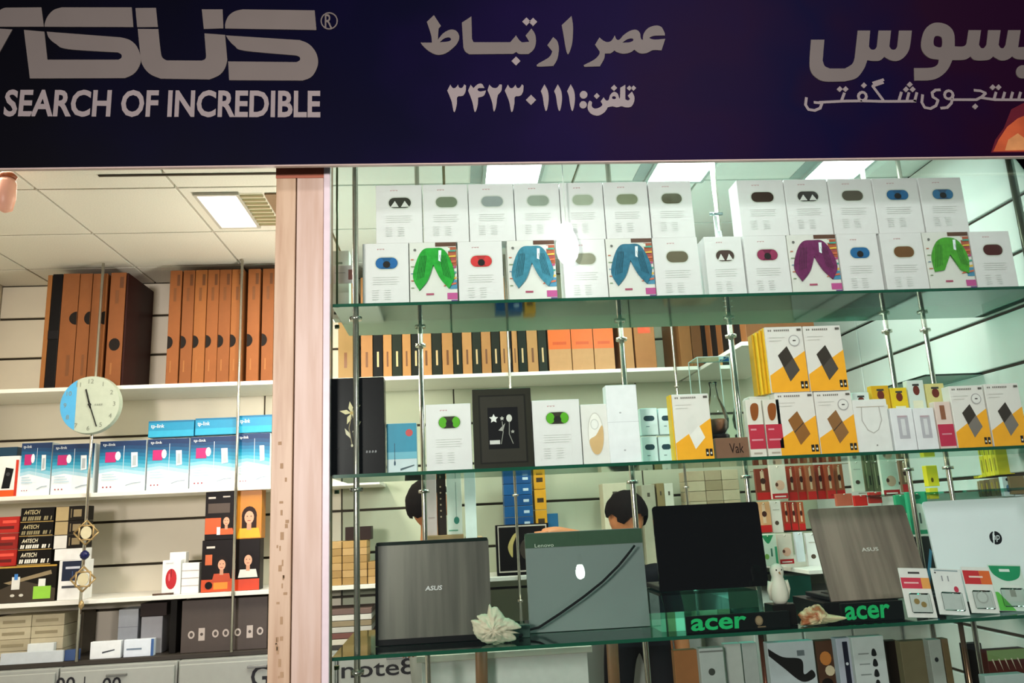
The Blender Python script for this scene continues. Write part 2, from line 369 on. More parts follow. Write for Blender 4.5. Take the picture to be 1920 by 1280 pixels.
letter('letter', [[(195,350,c),(355,350,c),(335,600,c),(360,665),(420,695,c),(600,695,c),(690,640),(720,560,c),(755,240,c),(905,240,c),(890,430,c),(915,465),(960,465),(985,430,c),(1005,240,c),(1155,240,c),(1135,430,c),(1160,465),(1205,465),(1230,430,c),(1250,240,c),(1405,240,c),(1380,440),(1330,540),(1250,600),(1160,600),(1075,555,c),(1020,600),(940,605),(870,595,c),(830,700),(740,810),(600,850,c),(360,850),(250,800),(190,720),(178,600)]], *E_, LET)
letter('letter', [[(150,690,c),(350,685),(430,650),(450,590,c),(340,570),(260,500),(235,400),(270,250),(350,165),(450,145),(560,180),(630,270),(640,430,c),(740,430),(780,400,c),(805,235,c),(955,235,c),(930,410,c),(955,448),(990,448),(1020,410,c),(1040,235,c),(1190,235,c),(1165,410,c),(1190,448),(1225,448),(1250,410,c),(1280,235,c),(1430,235,c),(1400,440,c),(1600,430,c),(1600,590,c),(1400,585),(1330,550,c),(1270,590),(1190,598),(1100,550,c),(1050,590),(950,600),(870,590),(830,550,c),(760,590),(610,595,c),(560,700),(470,790),(350,835),(155,840,c)], [(385,370),(400,315),(440,305),(485,330),(480,435),(400,425)]], *F_, LET)
letter('dot', [circ(1455, 735, 80)], *F_, LET)
def strokes(name, paths, base, wd):
    sc, ox, oy = base; i = 0
    bm = bmesh.new()
    for pts in paths:
        lp = loc_sign(pts, sc, ox, oy); ww = wd/sc/F*SY*1.05
        for q in stroke(lp, ww):
            v = [bm.verts.new((p[0], -.0022-.00002*(i % 7), p[1])) for p in q]; bm.faces.new(v); i += 1
    return fin(bm, name, LET2, sg)
strokes('word', [[(140,1045),(130,1130),(165,1185),(240,1197),(305,1170),(328,1110),(235,1100)], [(300,1100),(600,1085),(820,1082),(1040,1088),(1240,1088),(1450,1085)], [(560,1085),(595,990)],
    [(1070,1085),(935,905),(1060,862)], [(940,868),(1065,828)], [(1250,1080),(1280,980)], [(1345,1085),(1370,985)], [(1440,1085),(1465,985)]] + [circ(812, 1028, 48, 50, 12)+[(860, 1028)]], E_, 38)
strokes('word', [[(255,1010),(245,1100),(280,1162),(350,1175),(415,1140),(440,1075),(378,1035),(368,985),(410,952),(465,950)], circ(568, 1010, 50, 50, 12)+[(618, 1010)], [(622,1010),(600,1110),(550,1162),(475,1170)], [(600,1068),(900,1068),(965,1035),(1012,990),(950,962),(875,955)],
    [(960,1045),(1120,1068),(1500,1070)], [(1110,1068),(1135,980)], [(1215,1068),(1240,980)], [(1310,1068),(1335,980)], [(1405,1068),(1430,980)]], F_, 38)
for x, y in ((540,942), (610,942), (830,897), (1380,887), (1335,945), (1415,945)): letter('dot', [dia(x, y, 36)], *E_, LET2)
for x, y in ((1095,920), (1165,920), (885,1150)): letter('dot', [dia(x, y, 36)], *F_, LET2)
# printed warm figure at the lower right corner of the sign
fig = mt('b0502c', .4, 0, .35, 9); fig2 = mt('5a1020', .4, 0, .3, 7); fig3 = mt('c98a55', .4, 0, .3, 12)
def sp(pts): return [(atY(x, y, SY).x, atY(x, y, SY).z-2.73) for x, y in pts]
prints(sg, [(fig2, sp([(1858,286),(1866,262),(1882,240),(1896,205),(1925,190),(1950,150),(2150,150),(2150,284)])), (fig, sp([(1862,284),(1872,262),(1888,238),(1908,222),(1950,205),(2150,200),(2150,282)])),
    (fig3, sp([(1884,282),(1890,262),(1908,250),(1925,262),(1930,281)]))], 'printed_figure', y=-.0004)
# building above and beside the sign
S(box('wall_front', -3.2, 3.2, 2.56, 2.75, 3.46, 3.9, mt('3a3a3e', .7)))

# ================================================================== WALL SHELVES OF THE SHOP (back)
SHW = mt('e8e6dc', .35, 0, .03); SHD = mt('35302a', .5)
ZA, ZB2, ZC2, ZD = 2.29, 1.715, 1.172, 0.875
SF = 4.40
def wall_shelf(x0, x1, z, lab, mat=SHW, y0=SF, th=.022):
    o = box('wall_shelf', x0, x1, y0, YB-.017, z-th, z, mat, None, .002); T(o, lab, 'shelf'); return o
wall_shelf(XL+.01, 1.44, ZA, 'long white wall shelf carrying the upright brown cartons')
wall_shelf(XL+.01, -.40, ZB2, 'white wall shelf under the blue and white router boxes')
wall_shelf(XL+.01, 1.44, ZC2, 'long white wall shelf holding phone boxes and headset boxes')
wall_shelf(XL+.01, -.40, ZD, 'lowest dark edged shelf on top of the white drawer units', SHD)
o = box('side_shelf', 1.46, 1.88, 3.75, YB-.017, ZA-.022, ZA, SHW, None, .002); T(o, 'deep white side shelf by the right wall carrying brown cartons', 'shelf')
# shelf behind, inside right bay, for hanging packs
o = box('side_shelf', 1.64, XR-.017, 3.7, YB-.017, 1.16, 1.18, SHW, None, .002); T(o, 'short white side shelf below the hanging blister packs', 'shelf')
# poles in front of wall shelves
def pole(name, p0, p1, r, lab, collars=(), mat=CHROME, group=None, cat='pole'):
    o = empty(name, p0); T(o, lab, cat, group)
    d = Vector(p1)-Vector(p0)
    tube('rod', [(0, 0, 0), d], r, mat, o)
    for z in collars:
        t = (z-p0[2])/(p1[2]-p0[2]); q = d*t
        lathe('collar', [(r*2.1, -.006), (r*2.1, .006)], mat, o, 12, q)
    return o
x = atY(186, 600, 4.38).x
pole('shelf_pole', (x, 4.385, ZD), (x, 4.385, 2.99), .008, 'thin steel shelf pole behind the wall clock')
x = atY(448, 700, 4.38).x
pole('shelf_pole', (x, 4.385, ZD), (x, 4.385, 2.99), .008, 'thin steel shelf pole in front of the brown cartons beside the pillar')

# base cabinets under the wall shelves, white with dark lettering
CABM = mt('9b9e98', .4, 0, .03)
xs_ = [XL+.01, -2.0, -1.42, -.62, -.02, .62, 1.30]
cabl = ['white drawer unit at the far left below the wall shelves', 'white drawer unit below the clock with printed numbers', 'white drawer unit left of the pillar with a printed letter',
    'white drawer unit behind the pillar bearing dark product lettering', 'white drawer unit below the dark laptop, left of the wooden chair leg', 'white drawer unit behind the wooden chair back']
for i in range(6):
    c0 = box('drawer_unit', xs_[i]+.003, xs_[i+1]-.003, 4.36, YB-.017, 0, ZD-.024, CABM, None, .003); T(c0, cabl[i], 'cabinet')
    for k in range(2):
        dr = box('drawer', xs_[i]+.012, xs_[i+1]-.012, 4.342, 4.36, .05+.40*k, .435+.40*k, CABM, c0, .004)
        box('handle', (xs_[i]+xs_[i+1])/2-.05, (xs_[i]+xs_[i+1])/2+.05, 4.328, 4.342, .40+.40*k, .412+.40*k, mt('8c8f8c', .3, .8), dr, .002)
    if i in (1, 2, 3):
        tx = {1: [('00', 105, 140), ('|', 156, 160), ('00', 188, 230)], 2: [('G', 470, 505)], 3: [('note8', 640, 778)]}[i]
        for s, a, b in tx:
            yb = {1: 1298, 2: 1290, 3: 1272}[i]; yt = {1: 1268, 2: 1246, 3: 1232}[i]
            pA = atY(a, yb, 4.34); pB = atY(b, yt, 4.34)
            text(c0, s, pA.x, pB.x, pA.z, pB.z, '26262a', y=4.3405, bold=.01)

# ================================================================== BOX BUILDERS
def carton(px, Y, zb, depth, body, name, lab, cat='box', group=None, yaw=0, bev=.0015, rough=.5):
    M, wd, h = frame(*px, Y, zb, yaw)
    g = random.uniform(.0003, .0009)
    o = box(name, g, wd-g, 0, depth, 0, h, body if not isinstance(body, str) else mt(body, rough), None, bev)
    o.matrix_world = M; T(o, lab, cat, group)
    return o, wd, h

def half_mark(o, wd, h, zc, r, side=0):
    cx = wd*(.0 if side else .98)
    pts = circ(wd-.001, zc, r*.55, r, 12, 90, 270)
    prints(o, [('17120f', pts)], 'printed_mark')
def brown(px, lab, group, zc=.36, top=True, side='6e4020', Y=4.42, zb=ZA+.0005, body='7c4822', full=False):
    o, wd, h = carton(px, Y, zb, .36, mt(body, .7, 0, .08, 18), 'laptop_carton', lab, 'carton', group, bev=.002)
    sh = []
    if zc is not None:
        sh.append(('17120f', circ(wd*.5, h*zc, min(wd*.42, .03), .036, 14) if full else circ(0.002, h*zc, wd*.45, .037, 12, -90, 90)))
    if top:
        sh.append(('5a3418', rect(wd*.62, h*.86, wd*.86, h*.96)))
        sh.append(('6b3f1c', rect(wd*.38, h*.72, wd*.6, h*.84)))
    sh.append(('8f5a2b', rect(wd*.3, h*.1, wd*.42, h*.2)))
    prints(o, sh, 'printed_spine', rough=.6)
    return o
# left group
g1 = 'brown cartons in the left group on the top shelf'
o, wd, h = carton((72, 516, 81, 735), 4.42, ZA+.0005, .36, mt('8e5a2a', .7), 'laptop_carton', 'narrow brown carton at the left end of the top shelf row', 'carton', g1)
o, wd, h = carton((81.5, 514, 101, 735), 4.42, ZA+.0005, .36, mt('0d0b0c', .4), 'laptop_case', 'black carton standing at the left end of the brown cartons', 'carton', g1)
box('clasp', .0, wd, -.006, .0, h*.42, h*.50, mt('141214', .5), o, .002)
for a, b, lab in ((102, 134, 'brown carton beside the black carton, its dark half circle mark high'), (135, 159, 'second brown carton right of the black carton with high dark mark'), (160, 188, 'brown carton just left of the pole behind the clock')):
    o, wd, h = carton((a, 513, b, 733), 4.42, ZA+.0005, .36, mt('7e4a23', .7, 0, .08, 18), 'laptop_carton', lab, 'carton', g1)
    prints(o, [('17120f', circ(wd-.001, h*.60, wd*.45, .038, 12, 90, 270)), ('6b3f1c', rect(wd*.55, h*.10, wd*.75, h*.28)), ('7e4a22', rect(wd*.25, h*.86, wd*.75, h*.93))], 'printed_spine', rough=.6)
o = brown((194, 511, 224, 731), 'brown carton with a round mark at its foot, right end of left group', g1, zc=.36, full=True)
o, wd, h = carton((225, 512, 229, 731), 4.42, ZA+.0005, .38, mt('2a0c08', .5), 'laptop_case', 'dark maroon carton closing the right side of the left group', 'carton', g1)
g2 = 'brown cartons in the group beside the pillar'
xs2 = [(309, 332), (334.5, 357), (358, 381), (382, 404.5), (405, 428), (428.5, 452), (460, 484), (488, 511), (513, 536), (538, 560)]
nm = ['first', 'second', 'third', 'fourth', 'fifth', 'sixth', 'seventh', 'eighth', 'ninth', 'tenth']
for i, (a, b) in enumerate(xs2):
    brown((a, 507-(a-309)*.02, b, 724-(a-309)*.045), nm[i]+' brown carton from the left in the group beside the pillar', g2, body=('804a22', '7a4620', '865024')[i % 3])
# right bay cartons on the same shelf: alternating brown and black spines
bx = [(634,662,'8a6a3c'),(677,699,'9a6a3c'),(700,718,'12110f'),(719,735,'a57440'),(736,754,'20261c'),(755,771,'a57440'),(772,789,'1a1c16'),(790,810,'b07c48'),(811,829,'23261d'),(830,850,'ab7844'),(851,867,'20241b'),(868,886,'b07c48'),(887,903,'23271d'),(904,922,'a2703e'),(923,939,'1f2119'),(940,953,'b4834e'),(954,961,'0e0d0d'),(962,972,'b07c48'),(973,989,'1f241d'),(990,1010,'a97a48'),(1011,1027,'262a22')]
cn = {True: -1, False: -1}; ORD2 = ['first', 'second', 'third', 'fourth', 'fifth', 'sixth', 'seventh', 'eighth', 'ninth', 'tenth', 'eleventh', 'twelfth', 'last']
for i, (a, b, h_) in enumerate(bx):
    dk = int(h_[:2], 16) < 60; cn[dk] += 1
    o, wd, h = carton((a, 520, b, 703-(a-634)*.045), 4.42, ZA+.0005, .36, mt(h_, .6, 0, .08, 18), 'laptop_carton', ('black' if dk else 'brown')+' carton under the upper glass shelf, '+ORD2[cn[dk]]+' of its colour from the pillar', 'carton', 'alternating brown and black cartons under the upper glass shelf')
    prints(o, [('c8a878' if dk else '6a4020', rect(wd*.4, h*.1, wd*.6, h*.25))], 'printed_spine')
for i, (a, b) in enumerate(((1030, 1073), (1074, 1115), (1116, 1154))):
    o, wd, h = carton((a, 560, b, 685), 4.42, ZA+.0005, .36, mt('b8875a', .6), 'orange_carton', nm[i]+' orange banded carton from the left on the back shelf', 'carton', 'orange banded cartons')
    prints(o, [('d8601c', rect(.001, h*.30, wd-.001, h*.98)), ('c04a10', rect(wd*.2, h*.36, wd*.8, h*.40))], 'printed_band')
for a, b, h_, lab in ((1166,1190,'a8784a','brown carton right of the orange banded cartons'), (1193,1232,'9c6638','wider brown carton with orange top beside bare wall')):
    o, wd, h = carton((a, 560, b, 682), 4.42, ZA+.0005, .36, mt(h_, .6), 'laptop_carton', lab, 'carton')
    if a == 1193: prints(o, [('d0502a', rect(wd*.2, h*.5, wd*.8, h*.95))])
for a, b, h_, lab in ((1278,1300,'8a5c30','brown carton left of the right corner on the back shelf'), (1301,1320,'6a4422','darker brown carton in the right corner of the back shelf'), (1321,1336,'181310','black carton in the right corner of the back shelf')):
    carton((a, 575, b, 680), 4.42, ZA+.0005, .36, mt(h_, .6), 'laptop_carton', lab, 'carton')
for i in range(7):
    y_ = 3.77+.09*i
    o = box('laptop_carton', 1.50, 1.86, y_, y_+.078, ZA+.0005, ZA+.40, mt(('7c4a24', '16110e')[i % 2], .6), None, .002)
    T(o, ('brown' if i % 2 == 0 else 'black')+' carton on the deep side shelf, '+nth(i, 7, 'from the front'), 'carton', 'cartons on the deep side shelf')

# ------------------------------------------------------------------ blue router boxes
gB = 'blue and white router boxes on the second shelf'
def router(px, lab, tp='pink', zb=ZB2+.0005, group=gB):
    o, wd, h = carton(px, 4.43, zb, .08, mt('e4edf2', .35, 0, .03), 'router_box', lab, 'box', group)
    zz = lambda f: h*f
    sh = []
    for k, cc_ in enumerate(('a9cfdf', '7fbdd2', '4ba6c2', '2590b2', '117ca0', '0f6790', '10527c', '113f68', '12305a')):
        b0 = .34+.068*k; sh.append((cc_, [(.001, zz(b0+.03)), (wd*.3, zz(b0+.07*(1-k/8))), (wd*.62, zz(b0+.02)), (wd-.001, zz(b0-.04*(1-k/8))), (wd-.001, h-.001), (.001, h-.001)]))
    sh += [ ('d8e8f0', rect(wd*.52, zz(.1), wd*.53, zz(.9)))]
    if tp == 'pink': sh += [('b8246c', rect(wd*.13, zz(.58), wd*.36, zz(.78))), ('eef2f4', circ(wd*.40, zz(.70), wd*.06, zz(.09), 10))]
    sh += [('dfe8ec', [(wd*.70, zz(.46)), (wd*.84, zz(.48)), (wd*.82, zz(.76)), (wd*.68, zz(.76))]), ('a9b4ba', rect(wd*.72, zz(.5), wd*.80, zz(.7)))]
    for k in range(3): sh.append(('9a3040', circ(wd*(.12+.08*k), zz(.10), wd*.018, wd*.018, 8)))
    for q in stroke([(wd*.60, zz(.12)), (wd*.75, zz(.16)), (wd*.92, zz(.17))], .004): sh.append(('8fa0ac', q))
    for k in range(3): sh.append(('a8c4d4', rect(wd*.08, zz(.24+.05*k), wd*(.44-.05*k), zz(.255+.05*k))))
    prints(o, sh)
    text(o, 'tp-link', wd*.07, wd*.34, h*.885, h*.955, 'e8f2f6', y=-.005)
    return o
router((33, 830, 91, 934), 'leftmost blue router box, standing behind the orange and white phone box')
router((93, 832, 172, 931), 'blue and white router box left of the clock pole')
router((182, 826, 270, 926), 'blue router box with darker top, right of the clock pole')
router((273, 822, 352, 922), 'blue router box with pink square, under the first flat blue box')
router((354, 818, 440, 917), 'blue router box with pink square, under the second flat blue box')
router((443, 812, 505, 914), 'rightmost blue router box, partly behind the pillar', tp='none')
for (a, b, yt, yb, lab) in ((277, 363, 788, 820, 'flat blue router box lying on top, left of three'), (365, 444, 783, 816, 'flat blue router box lying on top, middle of three'), (446, 510, 778, 812, 'flat blue router box lying on top, nearest the pillar')):
    zt_ = atY((a+b)/2, yb, 4.43).z
    o, wd, h = carton((a, yt, b, yb), 4.425, zt_+.003, .09, mt('1d84ab', .35), 'router_box', lab, 'box', 'flat blue router boxes lying on the upright ones')
    prints(o, [('2a9cc0', rect(.002, .002, wd-.002, h*.4)), ('14658c', rect(.002, h*.9, wd-.002, h-.001))])
    text(o, 'tp-link', wd*.06, wd*.35, h*.5, h*.8, 'e8f2f6')
# phone box orange white
o, wd, h = carton((-8, 855, 30, 937), 4.41, ZB2+.0005, .06, mt('eceae6', .4), 'modem_box', 'white and orange box with a black modem picture at the left edge', 'box')
prints(o, [('e0561c', rect(.001, .001, wd-.001, h*.16)), ('c8321c', rect(wd*.85, .001, wd-.001, h*.9)), ('161618', [(wd*.22, h*.2), (wd*.62, h*.2), (wd*.76, h*.68), (wd*.36, h*.72)]), ('3a3a3e', circ(wd*.5, h*.55, wd*.1, wd*.1, 12))])
o, wd, h = carton((-6, 838, 32, 853), 4.47, ZB2+.0005, .05, mt('123a52', .4), 'router_box', 'dark blue box behind the white and orange modem box', 'box')

# ------------------------------------------------------------------ third shelf, left
g3 = 'black boxes with white lettering stacked at the left'
zt_ = ZC2+.0005
def zpx(x, y, Y=4.42): return atY(x, y, Y).z
o, wd, h = carton((-8, 1060, 102, 1133), 4.43, zt_, .12, mt('17140f', .4), 'camera_box', 'wide black box with a white gadget picture and green charger picture', 'box')
prints(o, [('b8913c', rect(.001, h*.95, wd-.001, h-.001)), ('3b3226', [(0.002, h*.35), (wd*.4, h*.6), (wd-.002, h*.35), (wd-.002, .002), (.002, .002)]), ('8a7a5c', [(wd*.1, h*.55), (wd*.9, h*.85), (wd*.92, h*.74), (wd*.2, h*.5)]), ('d8d8d0', rect(wd*.24, h*.36, wd*.38, h*.70)), ('3e7cc0', rect(wd*.28, h*.62, wd*.34, h*.78)),
    ('8fc840', rect(wd*.62, h*.08, wd*.92, h*.42)), ('dfe0d8', rect(wd*.70, h*.42, wd*.82, h*.62)), ('c8c4b8', circ(wd*.27, h*.2, wd*.04, h*.04, 8)), ('c8c4b8', circ(wd*.42, h*.2, wd*.04, h*.04, 8))])
ztop = ZC2+.0005+h
lv = [1058, 1030, 1004, 978, 950]
dk = ['bottom', 'second from bottom', 'second from top', 'top']
for k in range(4):
    z0 = ztop+.001+ (zpx(66, lv[k])-zpx(66, 1058)); z1 = ztop+ (zpx(66, lv[k+1])-zpx(66, 1058))
    a = atY(36, 1000, 4.43).x; b = atY(99, 1000, 4.43).x
    o = box('drive_box', 0, b-a, 0, .11, 0, z1-z0-.001, mt('100e0c', .4)); o.location = (a, 4.43, z0)
    T(o, 'black drive box with two lines of white lettering, '+dk[k]+' of its stack', 'box', g3); hh = z1-z0
    wd = b-a
    text(o, 'A4TECH', wd*.1, wd*.58, hh*.54, hh*.84, 'd8cfb4' if k < 2 else 'b8aa80', bold=.02, shear=.2)
    prints(o, [('e0dcd0' if k < 2 else '8d8260', [(wd*a_, hh*.13), (wd*b_, hh*.13), (wd*(b_+.02), hh*.40), (wd*(a_+.02), hh*.40)]) for a_, b_ in ((.06, .11), (.125, .17), (.22, .27), (.285, .33), (.345, .39), (.42, .47), (.485, .53), (.545, .60), (.70, .76), (.775, .82), (.90, .93))], 'small_print')
    prints(o, [('a88a4c', rect(.001, .0005, wd-.001, hh*.06))])
    a2 = atY(102, 1000, 4.43).x; b3 = atY(156, 1000, 4.43).x
    if k > 0:
        o = box('drive_box', 0, b3-a2, 0, .11, 0, hh-.001, mt('1b1712', .4)); o.location = (a2, 4.43, z0)
        T(o, 'beige and black drive box beside the pole, '+('bottom', 'lowest', 'middle', 'top')[k]+' of its stack', 'box', 'beige and black drive boxes beside the pole'); w2 = b3-a2
        prints(o, [('a8946a' if k > 1 else 'd8d6ce', rect(.001, .001, w2*.45, hh-.003)), ('6e6046', rect(w2*.52, hh*.2, w2*.56, hh*.8)), ('8b7a58', rect(w2*.62, hh*.25, w2*.9, hh*.75))])
z1 = ztop+(zpx(66, 1030)-zpx(66, 1058))
o = box('small_box', atY(102, 1040, 4.43).x, atY(156, 1040, 4.43).x, 4.43, 4.53, zpx(130, 1050), z1-.001, mt('e8e8e4', .4)); T(o, 'plain white flat box on top of the navy and white box', 'box')
o, wd, h = carton((106, 1050, 157, 1128), 4.43, zt_, .09, mt('e6e6e2', .4), 'phone_box', 'white box with navy blue upper half beside the hanging ornament', 'box')
prints(o, [('142038', rect(wd*.12, h*.48, wd*.95, h*.98)), ('c8ccd8', rect(wd*.25, h*.78, wd*.78, h*.84)), ('3a5078', rect(wd*.5, h*.55, wd*.53, h*.72)), ('3a3c44', rect(wd*.15, h*.30, wd*.85, h*.36))])
for k in range(3):
    z0 = ztop+.001+k*.085
    o = box('memory_box', atY(-6, 1000, 4.43).x, atY(33, 1000, 4.43).x, 4.44, 4.54, z0, z0+.083, mt(('a81c14', '8c1812', 'b02018')[k], .4))
    T(o, 'red box at the left edge, '+('bottom', 'middle', 'top')[k]+' of its stack', 'box', 'red boxes stacked at the left edge')
    wd = .1
    prints(o, [('5c0f0c', rect(0, .02, .08, .035)), ('e05040', rect(.02, .05, .09, .065))], ox=atY(-6, 1000, 4.43).x, oz=z0, y=4.4394)
# right end of third shelf
def face_print(wd, h, shirt='c8a018', hair='241410', bg=None, cx=.5, z0=.05, sc=1.0):
    sh = []
    if bg: sh.append((bg, rect(.001, .001, wd-.001, h-.001)))
    a = wd*cx; r = wd*.18*sc
    sh += [(hair, circ(a, h*z0+r*3.9, r*1.35, r*1.7, 16)), (hair, rect(a-r*1.3, h*z0+r*1.2, a+r*1.3, h*z0+r*3.9)), (shirt, [(a-r*2.1, h*z0), (a+r*2.1, h*z0), (a+r*1.7, h*z0+r*1.7), (a-r*1.7, h*z0+r*1.7)]),
        ('c89070', rect(a-r*.4, h*z0+r*1.4, a+r*.4, h*z0+r*2.6)), ('d8a080', circ(a, h*z0+r*3.6, r*.85, r*1.15, 16)), ('3a2018', circ(a-r*.35, h*z0+r*3.8, r*.14, r*.09, 6)), ('3a2018', circ(a+r*.35, h*z0+r*3.8, r*.14, r*.09, 6)), ('a03838', rect(a-r*.3, h*z0+r*2.98, a+r*.3, h*z0+r*3.1))]
    return sh
o, wd, h = carton((376, 1012, 435, 1109), 4.43, zt_, .09, mt('15100e', .4), 'headset_box', 'black and orange headset box with a pictured person in profile, lower left of four', 'box', 'headset boxes beside the pillar')
prints(o, [('c84818', rect(.001, .001, wd-.001, h*.24)), ('e08828', rect(wd*.4, h*.05, wd*.85, h*.18))] + face_print(wd, h, 'b8441c', '1c1410', cx=.65, z0=.2, sc=.8) + [('c86030', rect(wd*.12, h*.52, wd*.34, h*.72)), ('0f0d0c', circ(wd*.25, h*.13, wd*.12, wd*.12, 12)), ('d0c8bc', rect(wd*.15, h*.84, wd*.42, h*.88))])
zz1 = ZC2+.001+h
o, wd, h = carton((383, 921, 438, 1010), 4.43, zz1, .09, mt('15100e', .4), 'headset_box', 'black headset box with orange band and white lettering, upper left of four', 'box', 'headset boxes beside the pillar')
prints(o, [('d8541c', rect(.002, h*.12, wd*.55, h*.45)), ('d8d0c4', rect(wd*.1, h*.85, wd*.35, h*.89)), ('d8d0c4', rect(wd*.6, h*.87, wd*.85, h*.9)), ('4a3c30', rect(wd*.1, h*.55, wd*.85, h*.75))] + face_print(wd, h, 'd85c20', '1c1410', cx=.74, z0=.1, sc=.7) + [('e0e0dc', rect(wd*.42, h*.1, wd*.54, h*.26))])
o, wd, h = carton((437, 1010, 486, 1107), 4.43, zt_, .09, mt('15100e', .4), 'headset_box', 'black headset box with long haired person picture, lower right of four', 'box', 'headset boxes beside the pillar')
prints(o, [('c83c18', rect(.001, .001, wd-.001, h*.22))] + face_print(wd, h, 'd8d4cc', '120c0a', cx=.55, z0=.25, sc=1))
zz1 = ZC2+.001+h
o, wd, h = carton((443, 918, 490, 1008), 4.43, zz1, .09, mt('c07a20', .4), 'headset_box', 'amber headset box with a person in yellow, upper right of four', 'box', 'headset boxes beside the pillar')
prints(o, face_print(wd, h, 'd8a818', '2c1810', cx=.5, z0=.02, sc=1.25))
for (px, lab, yy, sh) in (((302, 1050, 337, 1113), 'slim white box showing a red computer mouse', 4.43, 'm'), ((339, 1055, 372, 1110), 'short stack like white box with grey lines beside the mouse box', 4.44, 'l'), ((315, 1035, 346, 1111), 'plain white box standing behind the red mouse box', 4.50, 'p')):
    o, wd, h = carton(px, yy, zt_, .05, mt('e9e9e6', .4), 'accessory_box', lab, 'box')
    if sh == 'm': prints(o, [('b81c24', circ(wd*.5, h*.45, wd*.3, h*.30, 18)), ('7c0f16', rect(wd*.48, h*.5, wd*.52, h*.74)), ('e06068', circ(wd*.4, h*.5, wd*.05, h*.12, 8)), ('c8c8c8', rect(wd*.2, h*.9, wd*.6, h*.93))])
    if sh == 'l': prints(o, [('a8998c', rect(.001, h*k/4-.0015, wd-.001, h*k/4+.0015)) for k in (1, 2, 3)])
a = atY(285, 1115, 4.40)
o = tube('pen', [(a.x, 4.405, ZC2+.006), (a.x+.10, 4.425, ZC2+.006)], .005, mt('5a463c', .4)); T(o, 'small dark pen lying on the shelf edge before the mouse box', 'pen')

# ------------------------------------------------------------------ lowest shelf, left
zt_ = ZD+.0005
for r in range(4):
    for k in range(2):
        a = atY(-5+k*62, 1200, 4.45).x; b = atY(-5+(k+1)*62-1, 1200, 4.45).x; z0 = zt_+r*.058
        o = box('parts_box', a, b, 4.45, 4.62, z0, z0+.0565, mt(('b3a98c', 'a89e82', 'b8ae92')[(r+k) % 3], .6)); T(o, 'beige parts box at lower left, '+ORD[r]+' row from bottom, '+('left', 'right')[k]+' column', 'box', 'beige parts boxes at the lower left')
        box('label_strip', a+.02, b-.03, 4.4492, 4.4500, z0+.02, z0+.035, mt('8c8266', .6), o, 0)
for (px, Y, c_, lab) in (((50, 1206, 100, 1224), 4.419, 'cfd4d2', 'small white box lying before the beige parts boxes'), ((0, 1222, 118, 1236), 4.402, 'b9c0c4', 'long white slim box at the front of the lowest shelf'), ((120, 1218, 146, 1234), 4.42, '38507c', 'small blue box at the end of the long slim box'),
    ((168, 1202, 226, 1228), 4.42, 'dfe3e4', 'white flat box with dark line, left of two on the lowest shelf'), ((231, 1198, 288, 1224), 4.42, 'd5dde6', 'white flat box with blue end, right of two on the lowest shelf'),
    ((218, 1142, 256, 1226), 4.52, 'a6abb0', 'grey box standing behind the white flat boxes'), ((262, 1165, 302, 1224), 4.50, '9c9ca0', 'dull grey carton right of the grey box on the lowest shelf'), ((262, 1130, 312, 1163), 4.50, '2e2624', 'dark box on top of the dull grey carton'),
    ((316, 1125, 329, 1222), 4.46, '14120f', 'thin black box standing between grey cartons and wide box'), ((338, 1122, 500, 1217), 4.44, '4a413c', 'wide dark brown carton with pale printed symbols by the pillar'), ((122, 1148, 152, 1230), 4.64, '5c5442', 'olive brown box in shade beside the clock pole foot')):
    zb = zt_ if lab != 'dark box on top of the dull grey carton' else zt_+.187
    if lab.startswith('dull grey'): 
        M, wd, h = frame(*px, Y, zt_); 
        o = box('storage_box', 0, wd, 0, .15, 0, .185, mt(c_, .5)); o.location = M.translation; T(o, lab, 'box'); continue
    o, wd, h = carton(px, Y, zb, .15 if Y > 4.43 else .015 if Y < 4.41 else .03, mt(c_, .5), 'storage_box', lab)
    if 'wide dark' in lab:
        sh = []
        for k, cx in enumerate((.12, .24, .40, .52, .66, .80, .92)):
            col_ = 'b8aca4'
            if k in (1, 5): sh += [(col_, rect(wd*cx-.016, h*.22, wd*cx+.016, h*.46)), ('4a413c', circ(wd*cx, h*.34, .008, .008, 8))]
            else: sh += [(col_, circ(wd*cx, h*.34, .017, .02, 12)), ('4a413c', circ(wd*cx, h*.34, .009, .011, 12))]
        prints(o, sh)
    elif 'dark line' in lab: prints(o, [('40444c', [(wd*.4, h*.3), (wd*.8, h*.45), (wd*.8, h*.52), (wd*.4, h*.4)])])
    elif 'blue end' in lab: prints(o, [('3a5c90', rect(wd*.9, .001, wd-.001, h-.001)), ('6f7f90', rect(wd*.1, h*.4, wd*.6, h*.5))])
    elif 'grey box standing' in lab: prints(o, [('70757c', rect(.001, h*f, wd-.001, h*f+.002)) for f in (.3, .6)])

# ------------------------------------------------------------------ clock
cc = atY(174, 760, 4.355); R_ = .158
ck = empty('wall_clock', (cc.x, 4.335, cc.z)); T(ck, 'round pale green wall clock with a blue crescent, fixed to the shelf pole', 'clock')
bm = bmesh.new(); bmesh.ops.create_cone(bm, cap_ends=True, segments=48, radius1=R_, radius2=R_*.97, depth=.03)
for v in bm.verts: v.co = Vector((v.co.x, v.co.z*-1+.0, v.co.y))
bmesh.ops.recalc_face_normals(bm, faces=bm.faces)
fin(bm, 'clock_case', mt('a9b3a0', .35), ck)
prints(ck, [('a9b3a2', circ(0, 0, R_*.965, R_*.965, 48))], 'dial', y=-.0165)
arc = [p for p in circ(0, 0, R_*.96, R_*.96, 20, 118, 242)]
prints(ck, [('4aa0d0', arc)], 'blue_crescent', y=-.0172)
for k in range(12):
    a = math.radians(90-30*k); x, z = math.cos(a)*R_*.80, math.sin(a)*R_*.80
    text(ck, str(12 if k == 0 else k), x-.010, x+.010, z-.012, z+.012, '7a8274', y=-.0182, name='numeral')
